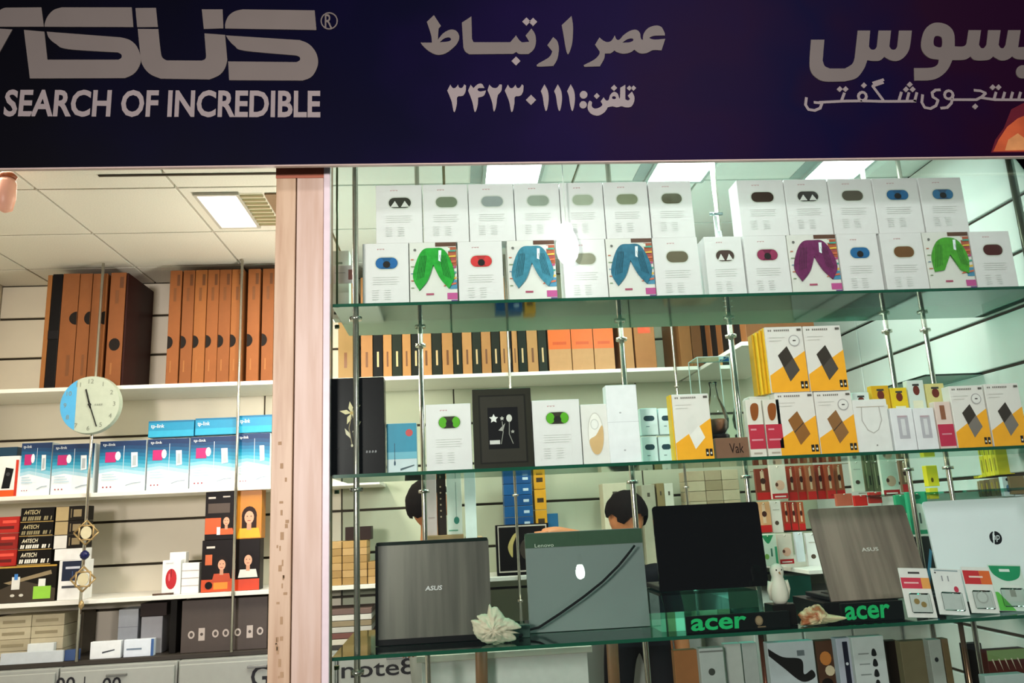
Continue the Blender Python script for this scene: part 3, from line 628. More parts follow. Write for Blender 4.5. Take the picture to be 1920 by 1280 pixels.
def hand(name, a, L, wd):
    a = math.radians(a); p = (math.cos(a)*L, math.sin(a)*L); q = (-math.cos(a)*.02, -math.sin(a)*.02)
    bm = bmesh.new(); L_ = stroke([q, p], wd)[0]
    v = [bm.verts.new((x_, -.021, z_)) for x_, z_ in L_]; f = bm.faces.new(v)
    r = bmesh.ops.extrude_face_region(bm, geom=[f]); bmesh.ops.translate(bm, verts=[g for g in r['geom'] if isinstance(g, bmesh.types.BMVert)], vec=(0, .0015, 0))
    fin(bm, name, mt('2a2c28', .4), ck)
hand('hour_hand', 106, .085, .008); hand('minute_hand', -70, .125, .006)
lathe('hub', [(.008, 0), (.008, .006)], mt('2a2c28', .4), ck).matrix_local = Matrix.Rotation(math.pi/2, 4, 'X') @ Matrix.Translation((0, 0, .018))
prints(ck, [('8a9284', [(.025+.011*k, -.006), (.033+.011*k, -.006), (.033+.011*k, .004), (.025+.011*k, .002)]) for k in range(4)], 'maker_mark', y=-.0182)

# ------------------------------------------------------------------ hanging ornament
oc = atY(166, 945, 4.35)
orn = empty('hanging_ornament', (oc.x, 4.345, oc.z)); T(orn, 'hanging ornament of two gold lattice diamonds with a navy bead', 'ornament')
GOLD = mt('a88f62', .35, .5)
def dz(px_y): return zpx(165, px_y, 4.345)-oc.z
tube('cord', [(0, 0, .0), (0, 0, dz(972))], .0018, mt('6a5a48', .7), orn, 6)
for zc in (998, 1085):
    z = dz(zc); bm = bmesh.new(); s = .062
    for q in range(2):
        s2 = s if q == 0 else s*.72
        pts = [(s2, z), (0, z+s2), (-s2, z), (0, z-s2), (s2, z)] if q == 0 else [(s2*.8, z-s2*.8), (s2*.8, z+s2*.8), (-s2*.8, z+s2*.8), (-s2*.8, z-s2*.8), (s2*.8, z-s2*.8)]
        for (a, b), (c2, d2) in zip(pts, pts[1:]): tube_bm(bm, [(a, 0, b), (c2, 0, d2)], .0045, 6)
    fin(bm, 'lattice', GOLD, orn)
    o = filled('medallion', [circ(0, z, .027, .032, 18)], mt('c8bf9c', .4), orn, 0, .006)
z = dz(1040)
o = lathe('bead', [(.006, -.024), (.019, -.013), (.024, 0), (.019, .013), (.006, .024)], mt('141a48', .15), orn, 12, (0, 0, z))
tube('cord', [(0, 0, dz(1125)), (0, 0, dz(1150))], .003, mt('4a3c30', .7), orn, 6)
tube('cord', [(0, 0, dz(1024)), (0, 0, dz(1058))], .0018, mt('6a5a48', .7), orn, 6)
lathe('pendant', [(.004, -.03), (.014, -.012), (.011, .004), (.003, .016)], GOLD, orn, 10, (0, 0, dz(1130)))

# ------------------------------------------------------------------ ceiling lamps
def troffer(x0, x1, y0, y1, lab, col, st, frame_c='b8b4a8', z=ZC, brown_side=False):
    t = empty('ceiling_light', ((x0+x1)/2, (y0+y1)/2, z)); T(t, lab, 'lamp')
    hx, hy = (x1-x0)/2, (y1-y0)/2
    bm = bmesh.new()
    for a, b, c_, d in ((-hx-.015, hx+.015, -hy-.015, -hy), (-hx-.015, hx+.015, hy, hy+.015), (-hx-.015, -hx, -hy, hy), (hx, hx+.015, -hy, hy)): bm_box(bm, a, b, c_, d, -.014, -.001)
    fin(bm, 'frame', mt(frame_c, .4), t)
    box('diffuser', -hx, hx, -hy, hy, -.008, -.002, mt(col, .5, 0, 0, 30, st), t, 0)
    return t
t = troffer(-1.13, -.955, 3.46, 3.86, 'lit white recessed ceiling lamp in the left bay', 'fff6e6', 6)
bm = bmesh.new()
for k in range(9): bm_box(bm, .09, .205, -.19+.045*k, -.175+.045*k, -.012, -.002)
fin(bm, 'louvre', mt('b4ae8c', .25, .5), t)
box('louvre_back', .09, .205, -.2, .2, -.003, -.001, mt('d8d2b8', .3, 0, 0, 30, .25), t, 0)
box('brown_panel', .215, .36, -.2, .2, -.01, -.001, mt('8f7458', .6), t, 0)
for i, (x0, x1) in enumerate(((.19, .43), (.95, 1.205), (1.71, 1.95))):
    troffer(x0, x1, 2.88, 3.375, ('first', 'second', 'third')[i]+' bright panel lamp from the left above the display boxes', 'f2fffb', 8, '9fb0ac', ZC)
    o = box('ceiling_strip', x0-.07, x0-.02, 2.58, 3.375, ZC-.004, ZC-.0005, mt('93a5a2', .5), ce, 0)
for nm_, x_, y_, z_, e_, c_, lab in (('pendant', -.72, 3.75, 2.45, 26, (1, .93, .80), 'added fill bulb hidden behind the wooden pillar'), ('pendant', 1.0, 3.7, 2.56, 10, (.84, 1, .95), 'added fill bulb hidden behind the white box rows'), ('pendant', 1.75, 3.4, 2.50, 1.5, (.84, 1, .95), 'added fill bulb behind the right end of the box rows')):  # unseen bulbs, added to brighten the ceiling
    pn = empty('pendant_lamp', (x_, y_, z_)); T(pn, lab, 'lamp')
    lathe('globe', [(.01, -.05), (.04, -.03), (.05, 0), (.04, .03), (.015, .05)], mt('fff4e0', .4, 0, 0, 30, 2), pn, 16)
    tube('cord', [(0, 0, .05), (0, 0, ZC-z_-.002)], .003, BLACK, pn, 6)
    l_ = bpy.data.lights.new('fill_light', 'POINT'); l_.energy = e_; l_.color = c_; l_.shadow_soft_size = .09
    lo = bpy.data.objects.new('fill_light', l_); COL.objects.link(lo); lo.location = (x_, y_, z_-.15)
# pinkish lamp at the upper left corner
q = atY(15, 330, 3.1)
lp = empty('pendant_lamp', (q.x, 3.1, q.z)); T(lp, 'pinkish hanging lamp at the upper left corner', 'lamp')
L_ = q.z-atY(15, 398, 3.1).z
lathe('lamp_shade', [(.006, -L_), (.028, -L_*.92), (.036, -L_*.6), (.034, -L_*.2), (.026, -.012)], mt('d8a088', .4), lp, 16)
lathe('cap', [(.03, -.012), (.034, .0), (.02, .014), (.004, .018)], mt('8c4a28', .4), lp, 16)
tube('cord', [(0, 0, .016), (0, 0, ZC-q.z)], .003, mt('7a6a58', .6), lp, 6)
# ceiling hatch frame near the sign
a = atZ(186, 331, ZC-.004); b = atZ(515, 320, ZC-.004)
o = box('hatch_frame', a.x, b.x, a.y-.012, a.y, ZC-.006, ZC-.0005, mt('3c3428', .5), ce, 0)

# ================================================================== DISPLAY WINDOW (right bay)
GX0, GX1 = pb+.002, 2.23
pane = box('window_1', GX0, GX1, 2.572, 2.578, .02, 2.715, GL_PANE, None, 0); S(pane)
Z1, Z2, Z3 = 2.221, 1.650, 1.096
def gshelf(z, y0, y1, lab, x0=GX0+.003, x1=XR-.02):
    o = box('glass_shelf', x0, x1, y0, y1, z-.011, z, [GL_SHELF, GL_EDGE], None, 0)
    for f in o.data.polygons: f.material_index = 0 if abs(f.normal.z) > .5 else 1
    T(o, lab, 'shelf'); return o
gshelf(Z1, 2.60, 3.03, 'upper glass shelf carrying two rows of white boxes')
gshelf(Z2, 2.60, 2.98, 'middle glass shelf carrying gift boxes and orange boxes')
gshelf(Z3, 2.60, 3.18, 'lower glass shelf carrying the open laptops')
# stand poles
def vpole(px, py, Y, lab, r=.0085, z0=0.0, z1=2.99, mat=CHROME):
    q = atY(px, py, Y)
    return pole('chrome_pole', (q.x, Y, z0), (q.x, Y, z1), r, lab, (Z1-.05, Z2-.05, Z3-.05), mat)
vpole(668, 800, 2.615, 'chrome stand pole nearest the wooden pillar', .010)
vpole(790, 700, 3.07, 'chrome stand pole behind the middle shelf, left of the white boxes', .010)
vpole(1170, 700, 3.07, 'bright chrome stand pole behind the tall white box', .011)
vpole(1378, 700, 3.07, 'chrome stand pole behind the clear acrylic case', .011)
vpole(1672, 680, 3.07, 'chrome stand pole right of the upper orange boxes', .010)
vpole(1745, 680, 3.07, 'rightmost chrome stand pole behind the middle shelf', .010)
vpole(958, 750, 4.385, 'thin steel pole in front of the back shelf, between the cartons', .008, ZD+.002)
vpole(1262, 650, 4.385, 'thin steel pole in front of the back shelf, left of the acrylic case', .008, .9)
vpole(1898, 330, 2.62, 'dark metal corner pole at the right end of the window', .014, 0, 2.99, mt('4a4c38', .3, .7))
vpole(632, 400, 2.72, 'thin dark rod close to the pillar above the upper shelf', .004, Z1+.001, 2.99, mt('5a6a48', .3, .6))

# --------------------------------------------------- upper rows of headphone boxes
WH = mt('dcdada', .4, 0, .02)
def wbox(px, zb, win, lab, group, Y=2.665, depth=.085, body=WH, fig=None, wy=.685, ht=None):
    M, wd, h = frame(*px, Y, zb)
    if ht: h = ht
    o = box('headphone_box', .0005, wd-.0005, 0, depth, 0, h, body, None, .0015); o.matrix_world = M; T(o, lab, 'box', group)
    pw, ph = wd*.48, h*.18
    wn = prints(o, [('c9ccc4', pill(wd*.52, h*wy, pw*1.10, ph*1.22)), (mt(win, .15), pill(wd*.52, h*wy, pw, ph))], 'window')
    if fig == 'arch':   # headband seen through the window
        prints(wn, [(mt('d8d8d4', .2), [(wd*.52-pw*.42, h*wy-ph*.4), (wd*.52-pw*.22, h*wy+ph*.18), (wd*.52-pw*.05, h*wy-ph*.4)]), (mt('d8d8d4', .2), [(wd*.52+pw*.42, h*wy-ph*.4), (wd*.52+pw*.22, h*wy+ph*.18), (wd*.52+pw*.05, h*wy-ph*.4)])], 'headphones', y=-.0014)
    elif fig:
        prints(wn, [(mt(fig, .2), circ(wd*.52-pw*.30, h*wy, pw*.18, ph*.46, 14)), (mt(fig, .2), circ(wd*.52+pw*.30, h*wy, pw*.18, ph*.46, 14)), (mt('2a2826', .3), circ(wd*.52, h*wy-ph*.12, pw*.17, ph*.30, 10))], 'headphones', y=-.0014)
    pr = [('b9888a', rect(wd*.32+k*wd*.032, h*.895+(k % 2)*.002, wd*.32+k*wd*.032+wd*.022, h*.912)) for k in range(5)]
    for k in range(4): pr.append(('c4c6c2', rect(wd*.22, h*(.46-.035*k), wd*(.78-.04*(k % 2)), h*(.468-.035*k))))
    for k in range(5): pr.append(('c8cac6', rect(wd*.20, h*(.26-.035*k), wd*.34, h*(.268-.035*k)))); pr.append(('c8cac6', rect(wd*.46, h*(.26-.035*k), wd*.6, h*(.268-.035*k))))
    prints(o, pr)
    return o, h
def leafpack(px, zb, colr, lab, group, Y=2.665, arch=False, ht=None):
    M, wd, h = frame(*px, Y, zb)
    if ht: h = ht
    o = box('headphone_pack', .0005, wd-.0005, 0, .085, 0, h, mt('d9d8d2', .4, 0, .02), None, .0015); o.matrix_world = M; T(o, lab, 'box', group)
    sh = [('5a3c2c', rect(wd*.55, h*.93, wd-.001, h-.001)), ('a8583c', rect(wd*.82, h*.62, wd-.001, h*.92)), ('d8e0d4', rect(wd*.60, h*.86, wd*.86, h*.91)), ('a04c50', rect(wd*.80, h*.72, wd*.98, h*.75)), ('4a88a8', rect(wd*.84, h*.26, wd-.001, h*.40)), ('b8508c', rect(wd*.78, h*.10, wd-.001, h*.20)), ('6a4484', rect(wd*.86, h*.02, wd-.001, h*.09)), ('a8506a', rect(wd*.34, h*.17, wd*.5, h*.20)), ('6a6a66', circ(wd*.12, h*.88, wd*.03, wd*.03, 8))]
    for k in range(5): sh.append((('7a8c6a', 'b86a4c', '6a88a0')[k % 3], rect(wd*.03, h*(.28+.11*k), wd*(.09+.02*(k % 2)), h*(.295+.11*k))))
    for k in range(7): sh.append((('c86848', 'd8b048', '4c9c88', 'b04878')[k % 4], [(wd*(.70+.02*k), h*(.30+.09*k)), (wd*(.98), h*(.33+.085*k)), (wd*.98, h*(.36+.085*k)), (wd*(.74+.02*k), h*(.325+.09*k))]))
    prints(o, sh)
    hd = mt(colr, .25, 0, .25, 60); c1 = colr
    if arch:
        L = [(wd*.14, h*.34, 1), (wd*.12, h*.60), (wd*.28, h*.84), (wd*.5, h*.90), (wd*.74, h*.84), (wd*.90, h*.58), (wd*.86, h*.30, 1), (wd*.70, h*.36, 1), (wd*.52, h*.62, 1), (wd*.34, h*.36, 1)]
        lp = smooth(L)
        filled('headphones', [lp], hd, o, -.004, .006)
    else:
        lp = smooth([(wd*.20, h*.24, 1), (wd*.07, h*.45), (wd*.16, h*.72), (wd*.30, h*.88), (wd*.50, h*.90), (wd*.72, h*.88), (wd*.88, h*.68), (wd*.94, h*.45), (wd*.82, h*.26, 1), (wd*.64, h*.42), (wd*.50, h*.64, 1), (wd*.38, h*.40)])
        filled('headphones', [lp], hd, o, -.004, .006)
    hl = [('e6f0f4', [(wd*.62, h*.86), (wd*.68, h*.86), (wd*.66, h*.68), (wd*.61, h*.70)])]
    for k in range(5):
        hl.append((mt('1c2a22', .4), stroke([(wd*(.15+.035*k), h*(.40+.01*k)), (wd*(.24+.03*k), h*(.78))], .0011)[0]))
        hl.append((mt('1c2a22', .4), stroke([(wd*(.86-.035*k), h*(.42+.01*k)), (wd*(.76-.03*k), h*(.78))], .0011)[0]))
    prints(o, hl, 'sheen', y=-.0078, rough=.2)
    return o, h
gU, gL = 'white headphone boxes in the upper row', 'boxes in the lower row on the upper glass shelf'
H0 = atY(724, 456, 2.665).z-(Z1+.0005)
low = [(680,768,'2c5a86','b','blue ended window, leftmost of the row'), (861,946,'b03c3c','b','red ended window'), (1060,1142,'8c8c78','','grey window partly behind the hanging bulb'), (1232,1318,'6a6450','','olive window left of the bright pole gap'),
    (1330,1402,'4c3e38','a','white headset showing in its window'), (1405,1487,'6e2c44','b','crimson window beside the purple pack'), (1583,1660,'2f6494','b','blue window right of the purple pack'), (1665,1745,'6e4e30','','tan window'), (1835,1912,'4c2420','','dark red window at the right end')]
figc = {'2c5a86': '2f68a4', 'b03c3c': 'd04040', '6e2c44': '903858', '2f6494': '2c6698'}
def yb(x): return 568-(x-620)*.0215
for a, b, wn, f, d in low:
    wbox((a, yb(a)-110, b, yb(a)), Z1+.0005, wn, 'white headphone box with '+d+', lower row', gL, fig=('arch' if f == 'a' else figc.get(wn)), ht=H0)
for a, b, cl, ar, d in ((769,859,'2c9c38',0,'green leaf shaped headphones picture'), (955,1046,'3f8096',0,'light blue leaf shaped headphones picture left of the bulb'), (1143,1231,'2c6a84',0,'deep teal leaf shaped headphones picture right of the bulb'), (1488,1581,'6c2c58',0,'purple headphones picture'), (1746,1833,'4a9a30',1,'lime green headphones picture near the right end')):
    leafpack((a, yb(a)-110, b, yb(a)), Z1+.0005, cl, 'colourful pack with '+d, gL, arch=ar, ht=H0)
up = [(705,793,'3c3c34','arch'), (795,880,'74806a',None), (881,967,'8e9694',None), (968,1054,'939d90',None), (1055,1137,'a3ac98',None), (1138,1222,'838a70',None), (1224,1305,'5a5844',None), (1392,1481,'3c2e24',None), (1482,1564,'34302c','arch'), (1566,1649,'565044',None), (1650,1736,'2c5880','2a6496'), (1738,1820,'3a5878','38709c')]
ul = ['white headphone box with a pale headset showing in its window, leftmost of upper row', 'white headphone box with moss green window, second from left in upper row', 'white headphone box with grey window under the first panel lamp', 'white headphone box with grey green window, upper row, left of the bulb', 'white headphone box with palest window, upper row, just above the bulb',
    'white headphone box with olive grey window, upper row, right of the bulb', 'white headphone box with dark olive window, left of the gap in upper row', 'white headphone box with dark brown window, right of the gap in upper row', 'white headphone box with white headset in black window, upper row right part',
    'white headphone box with dark grey window, third right of the gap, upper row', 'white headphone box with bright blue window, upper row', 'white headphone box with slate blue window, right end of upper row']
for i, (a, b, wn, f) in enumerate(up):
    yy = 452-(a-620)*.0115
    wbox((a, yy-103, b, yy), Z1+.0015+H0, wn, ul[i], gU, fig=f, ht=atY(750, 347, 2.67).z-(Z1+.0015+H0), Y=2.67, wy=.69)
# tall box and tag beside the pillar
o, wd, h = carton((623, 470, 655, 566), 2.80, Z1+.0005, .06, mt('cfd8cc', .4), 'accessory_box', 'slim pale box with small print standing by the pillar on the upper shelf', 'box')
prints(o, [('7c8c7c', rect(wd*.2, h*.8, wd*.6, h*.83)), ('2c3c30', rect(wd*.1, h*.06, wd*.8, h*.1))])
o, wd, h = carton((624, 497, 671, 531), 2.76, None, .004, mt('dcdad8', .4), 'price_tag', 'white tag with a red brown square hanging beside the pillar', 'tag')
prints(o, [('8c5c54', rect(wd*.62, h*.2, wd*.95, h*.75)), ('b0b0b0', rect(wd*.08, h*.55, wd*.5, h*.6))])
o.location.z += 0
# hanging chrome hook stand in the gap
q = atY(1345, 445, 2.78)
hk = empty('chrome_hook', (q.x, 2.78, Z1)); T(hk, 'white metal display hook standing in the gap of the upper row', 'hook')
tube('rod', [(0, 0, 0), (0, 0, .36)], .007, mt('dfe8e6', .2, .3), hk)
tube('rod', [(.03, 0, 0), (.012, 0, .30)], .006, mt('dfe8e6', .2, .3), hk)
tube('arm', [(-.02, 0, .37), (.03, 0, .37)], .006, mt('8aa0a0', .2, .6), hk)

# fluorescent tubes fixed above the window behind the sign
for i, x_ in enumerate((.05, .85, 1.65)):
    tb = empty('fluorescent_tube', (x_, 2.68, 2.90)); T(tb, ('left', 'middle', 'right')[i]+' fluorescent tube mounted behind the shop sign above the window', 'lamp')
    tube('tube', [(-.3, 0, 0), (.3, 0, 0)], .013, mt('e8fffa', .4, 0, 0, 30, 4.5), tb, 10)
    box('batten', -.33, .33, -.02, .02, .018, .05, mt('d8dcd8', .4), tb)
    for s in (-1, 1): box('holder', s*.315-.012, s*.315+.012, -.014, .014, -.014, .02, mt('c8ccc8', .4), tb)

# bulb reflection in the glass, built as a bulb hanging inside
q = atY(1064, 455, 2.612)
bb = empty('light_bulb', (q.x, 2.622, q.z)); T(bb, 'glowing bulb standing in for a glass reflection before the white boxes', 'bulb')
EM = mt('ffffff', .4, 0, 0, 30, 2.2)
lathe('bulb', [(.004, -.075), (.022, -.069), (.034, -.052), (.040, -.028), (.040, .0), (.034, .024), (.026, .042)], EM, bb, 24)
lathe('socket', [(.026, .042), (.024, .062), (.020, .072), (.004, .076)], mt('f0f0ec', .4, 0, 0, 30, 2), bb, 16)
tube('cord', [(0, 0, .074), (0, 0, 2.99-q.z)], .0018, mt('d8dad6', .5), bb, 6)
pl = bpy.data.lights.new('bulb_light', 'POINT'); pl.energy = .15; pl.shadow_soft_size = .04; pl.color = (.95, 1, .97)
po = bpy.data.objects.new('bulb_light', pl); COL.objects.link(po); po.location = (q.x, 2.59, q.z-.12)

# --------------------------------------------------- middle shelf
zt_ = Z2+.0005
o, wd, h = carton((610, 708, 722, 892), 2.64, zt_, .07, mt('0b090b', .25), 'gift_box', 'black gift box with a gold flower beside the pillar', 'box')
fl = []
cx, cz = wd*.44, h*.63
for k in range(5):
    a = math.radians((98, 42, -48, -112, 168)[k]); dx, dz_ = math.cos(a), math.sin(a); px_, pz_ = -dz_, dx
    fl.append(('d8cf9c', [(cx, cz), (cx+dx*.018+px_*.008, cz+dz_*.018+pz_*.008), (cx+dx*.040, cz+dz_*.040), (cx+dx*.018-px_*.008, cz+dz_*.018-pz_*.008)]))
fl.append(('b89c50', circ(cx, cz, .006, .006, 8)))
for q in stroke([(cx, cz-.01), (cx-.008, cz-.05), (cx+.002, cz-.105)], .003): fl.append(('8a7c54', q))
fl.append(('cfc9a8', [(cx+.002, cz-.065), (cx+.022, cz-.05), (cx+.032, cz-.028), (cx+.014, cz-.042)]))
fl.append(('cfc9a8', [(cx-.022, cz-.05), (cx-.006, cz-.066), (cx-.002, cz-.085), (cx-.018, cz-.07)])); fl.append(('cfc9a8', circ(cx+.002, cz-.108, .004, .005, 8)))
prints(o, fl, 'gold_flower', y=-.001)
prints(o, [('77777a', [(wd*(.68+.05*k), h*.215), (wd*(.71+.05*k), h*.215), (wd*(.715+.05*k), h*.235), (wd*(.69+.05*k), h*.24)]) for k in range(4)], 'small_print')
o, wd, h = carton((725, 793, 783, 888), 2.67, zt_, .06, mt('c9d8dc', .35), 'antenna_box', 'blue and white box with a red dot beside the black gift box', 'box')
prints(o, [('2a8aa8', rect(.001, h*.38, wd-.001, h-.001)), ('6ab0c4', rect(.001, h*.28, wd-.001, h*.42)), ('c04848', circ(wd*.75, h*.80, wd*.12, wd*.12, 14)), ('20485c', rect(wd*.26, h*.18, wd*.28, h*.6)), ('20485c', circ(wd*.27, h*.2, wd*.03, h*.05, 8)), ('3a5058', [(wd*.45, h*.05), (wd*.9, h*.14), (wd*.9, h*.16), (wd*.45, h*.09)])])
for a, b, t_, lab in ((800, 887, 757, 'white headphone box with lime window, left of the black framed gift box'), (1003, 1094, 749, 'white headphone box with lime window, right of the black framed gift box')):
    wbox((a, t_, b, 884-(a-800)*.045), zt_, '3c3a30', lab, None, Y=2.645, fig='5aa82c', wy=.72)
o, wd, h = carton((890, 728, 1003, 882), 2.645, zt_, .06, mt('2c2a22', .3), 'gift_box', 'dark framed gift box with silver flowers on its black centre', 'box')
fr = [('191812', rect(wd*.10, h*.06, wd*.90, h*.92)), ('302d26', rect(wd*.13, h*.08, wd*.87, h*.90)), ('0a090a', rect(wd*.25, h*.24, wd*.76, h*.76))]
def star(cx, cz, r, n=5):
    return [(cx+(r if k % 2 == 0 else r*.5)*math.cos(math.pi*k/n+.3), cz+(r if k % 2 == 0 else r*.5)*math.sin(math.pi*k/n+.3)) for k in range(2*n)]
fr += [('dcdcd8', star(wd*.35, h*.62, .016)), ('c8c8c0', circ(wd*.61, h*.62, .010, .013, 10)), ('b8b8b0', star(wd*.49, h*.62, .008)), ('c8c8c4', rect(wd*.27, h*.30, wd*.44, h*.35)), ('9c9c94', [(wd*.42, h*.47), (wd*.54, h*.56), (wd*.50, h*.46)]), ('9c9c94', star(wd*.66, h*.45, .007))]
for q in stroke([(wd*.49, h*.58), (wd*.50, h*.45), (wd*.46, h*.30)], .0025)+stroke([(wd*.61, h*.58), (wd*.60, h*.42), (wd*.66, h*.30)], .0025): fr.append(('8c8c84', q))
prints(o, fr, 'silver_flowers')
o, wd, h = carton((1095, 757, 1148, 873), 2.65, zt_, .05, mt('dfdcd8', .35), 'mouse_box', 'slim white box showing a wireless mouse in white and gold', 'box')
prints(o, [('c49a64', pill(wd*.5, h*.5, 1, .5))] if 0 else [('c8c4be', [(wd*.5+wd*.29*math.cos(t/24*6.283), h*.5+h*.36*math.sin(t/24*6.283)) for t in range(24)]), ('ece8e2', [(wd*.5+wd*.26*math.cos(t/24*6.283), h*.5+h*.34*math.sin(t/24*6.283)) for t in range(24)]),
    ('d0ab78', smooth([(wd*.26, h*.40), (wd*.5, h*.48), (wd*.74, h*.64), (wd*.76, h*.4), (wd*.66, h*.22), (wd*.5, h*.16), (wd*.34, h*.22)])), ('c8c8c4', circ(wd*.47, h*.66, wd*.15, h*.09, 14)), ('e8e6e2', circ(wd*.47, h*.66, wd*.12, h*.075, 14))])
o, wd, h = carton((1145, 721, 1205, 870), 2.64, zt_, .055, mt('e6e6ea', .3), 'charger_box', 'tall plain white box with a seam, behind it a bright pole', 'box')
prints(o, [('b4b6bc', rect(.001, h*.52, wd-.001, h*.524)), ('b0b0b4', circ(wd*.42, h*.64, .004, .003, 8)), ('b0b0b4', circ(wd*.48, h*.16, .004, .003, 8))])
k_ = 0
for (a, b, t_, bt) in ((1206, 1236, 818, 868), (1238, 1266, 818, 867), (1203, 1236, 765, 817), (1238, 1266, 765, 816)):
    zb = zt_ if k_ < 2 else zt_+.105
    o, wd, h = carton((a, t_, b, bt), 2.80, zb, .05, mt('d8e4e4', .4), 'earphone_box', 'small white box with a dark oval window, '+('lower left', 'lower right', 'upper left', 'upper right')[k_]+' of four', 'box', 'small white earphone boxes left of the orange boxes')
    prints(o, [('23404a', pill(wd*.5, h*.62, wd*.62, h*.2)), ('6c7c80', rect(wd*.3, h*.3, wd*.5, h*.33))]); k_ += 1
# orange power bank boxes
def pbox(px, zb, pic, lab, badge=False, Y=2.645, group='orange and white power bank boxes'):
    o, wd, h = carton(px, Y, zb, .045, mt('dfdad6', .35, 0, .02), 'power_bank_box', lab, 'box', group)
    sh = [('f0a826', [(.001, .001), (wd-.001, .001), (wd-.001, h*.62), (.001, h*.26)]), (pic, [(wd*.27, h*.56), (wd*.53, h*.70), (wd*.80, h*.33), (wd*.52, h*.16)]),
          (mt('3a332c' if pic != 'e6e2de' else 'dcd8d4', .3), [(wd*.27, h*.56), (wd*.53, h*.70), (wd*.66, h*.52), (wd*.40, h*.37)] if pic not in ('8c5c2c', '8a6038') else [(wd*.39, h*.37), (wd*.66, h*.52), (wd*.67, h*.51), (wd*.40, h*.355)]),
          ('28241f', rect(wd*.78, h*.05, wd*.86, h*.16)), ('28241f', rect(wd*.88, h*.05, wd*.96, h*.16)), ('e0dcd4', rect(wd*.80, h*.08, wd*.84, h*.11)), ('e0dcd4', rect(wd*.90, h*.08, wd*.94, h*.11)), ('5c5650', rect(wd*.84, h*.93, wd*.95, h*.965))]
    if badge: sh += [('a8a4a4', circ(wd*.74, h*.78, wd*.15, wd*.15, 20)), ('dedbd8', circ(wd*.74, h*.78, wd*.125, wd*.125, 20)), ('55504e', rect(wd*.70, h*.77, wd*.78, h*.79))]
    for k in range(2): sh.append(('b8b4b0', rect(wd*.08, h*(.83-.05*k), wd*(.5-.1*k), h*(.837-.05*k))))
    prints(o, sh)
    prints(o, [('7c7670', rect(wd*(.08+.052*k), h*.93, wd*(.08+.052*k+.036), h*.957)) for k in range(11) if k != 2], 'small_print')
    return o, wd, h
o, wd, h = pbox((1270, 738, 1341, 866), zt_, 'e6e2de', 'orange and white box with a pale power bank picture, left of the acrylic case')
box('yellow_side', -.006, -.0005, .001, .044, .001, h-.001, mt('e0b020', .4), o, 0)
o, wd, H1 = pbox((1466, 735, 1540, 858), zt_, '8c5c2c', 'orange box with bronze power bank, lower left of the stack of four')
pbox((1541, 733, 1612, 855), zt_, '8a6038', 'orange box with bronze power bank and badge, lower right of the stack of four', True)
o, wd, h = pbox((1447, 612, 1519, 733), zt_+H1+.001, '4c443e', 'orange box with dark power bank and badge, upper left of the stack of four', True)
pbox((1520, 610, 1592, 731), zt_+H1+.001, '4c443e', 'orange box with dark power bank, upper right of the stack of four')
pbox((1797, 722, 1862, 838), zt_, '78706a', 'orange box with grey power bank and badge, second from right', True)
pbox((1864, 718, 1930, 834), zt_, '78706a', 'orange box with grey power bank at the right edge')
for k in range(4):
    q0 = atY(1447-4.6*(k+1), 735, 2.66); q1 = atY(1447-4.6*k-.3, 735, 2.66)
    o = box('power_bank_box', q0.x, q1.x, 2.655+.014*k, 2.735, zt_+H1+.001, zt_+H1+.001+h*(1-.02*k), mt(('e8b41c', 'dca818', 'e4bc2c', 'c89818')[k], .4)); T(o, ('nearest', 'second', 'third', 'outermost')[k]+' thin yellow box edge beside the upper orange boxes', 'box', 'thin yellow box edges beside the upper orange boxes')
o = box('riser_box', atY(1425, 850, 2.67).x, atY(1464, 850, 2.67).x, 2.71, 2.77, zt_, zt_+H1, mt('d8d4cc', .4)); T(o, 'white box hidden behind the red and white slim boxes', 'box')
for i, (a, b) in enumerate(((1409, 1440), (1442, 1474))):
    o, wd, h = carton((a, 748, b, 860), 2.645, zt_, .03, mt('dcd6cc', .35), 'earphone_box', ('left' if i == 0 else 'right')+' slim white and red box with a brown earpiece, beside the acrylic case', 'box', 'slim red and white boxes')
    prints(o, [('b83044', rect(.001, h*.14, wd-.001, h*.56)), ('d88c98', rect(wd*.15, h*.28, wd*.85, h*.31)), ('d88c98', rect(wd*.15, h*.46, wd*.5, h*.49)), ('8c4c1c', smooth([(wd*.30, h*.66), (wd*.25, h*.85), (wd*.45, h*.93), (wd*.75, h*.90), (wd*.70, h*.72), (wd*.50, h*.63)])), ('a89c90', rect(wd*.2, h*.05, wd*.7, h*.08))])
o, wd, h = carton((1611, 748, 1677, 853), 2.65, zt_, .035, mt('e0dedc', .35), 'cable_box', 'white box with a thin looped cable picture right of the orange boxes', 'box')
cbl = [(wd*.25, h*.85), (wd*.22, h*.6), (wd*.35, h*.42), (wd*.5, h*.36), (wd*.65, h*.42), (wd*.78, h*.6), (wd*.75, h*.85)]
prints(o, [('b0aca8', q) for q in stroke(cbl, .003)] + [('b8a898', q) for q in stroke([(wd*.1, h*.86), (wd*.9, h*.86)], .002)] + [('807c78', circ(wd*.55, h*.13, .003, .003, 6))])
for i, (a, b) in enumerate(((1680, 1723), (1724, 1764))):
    o, wd, h = carton((a, 764, b, 850), 2.65, zt_, .04, mt('e2e0e4', .35), 'charger_box', ('left' if i == 0 else 'right')+' white charger box with a pale grey window right of the cable box', 'box', 'pale charger boxes')
    prints(o, [('b4b0b8', rect(wd*.28, h*.28, wd*.75, h*.82)), ('d4d2d6', rect(wd*.42, h*.36, wd*.60, h*.74)), ('b8a0a8', rect(wd*.3, h*.78, wd*.7, h*.82))])
o, wd, h = carton((1765, 752, 1796, 844), 2.65, zt_, .03, mt('dcc4bc', .35), 'earphone_box', 'slim red box with a brown strip between white and orange boxes', 'box')
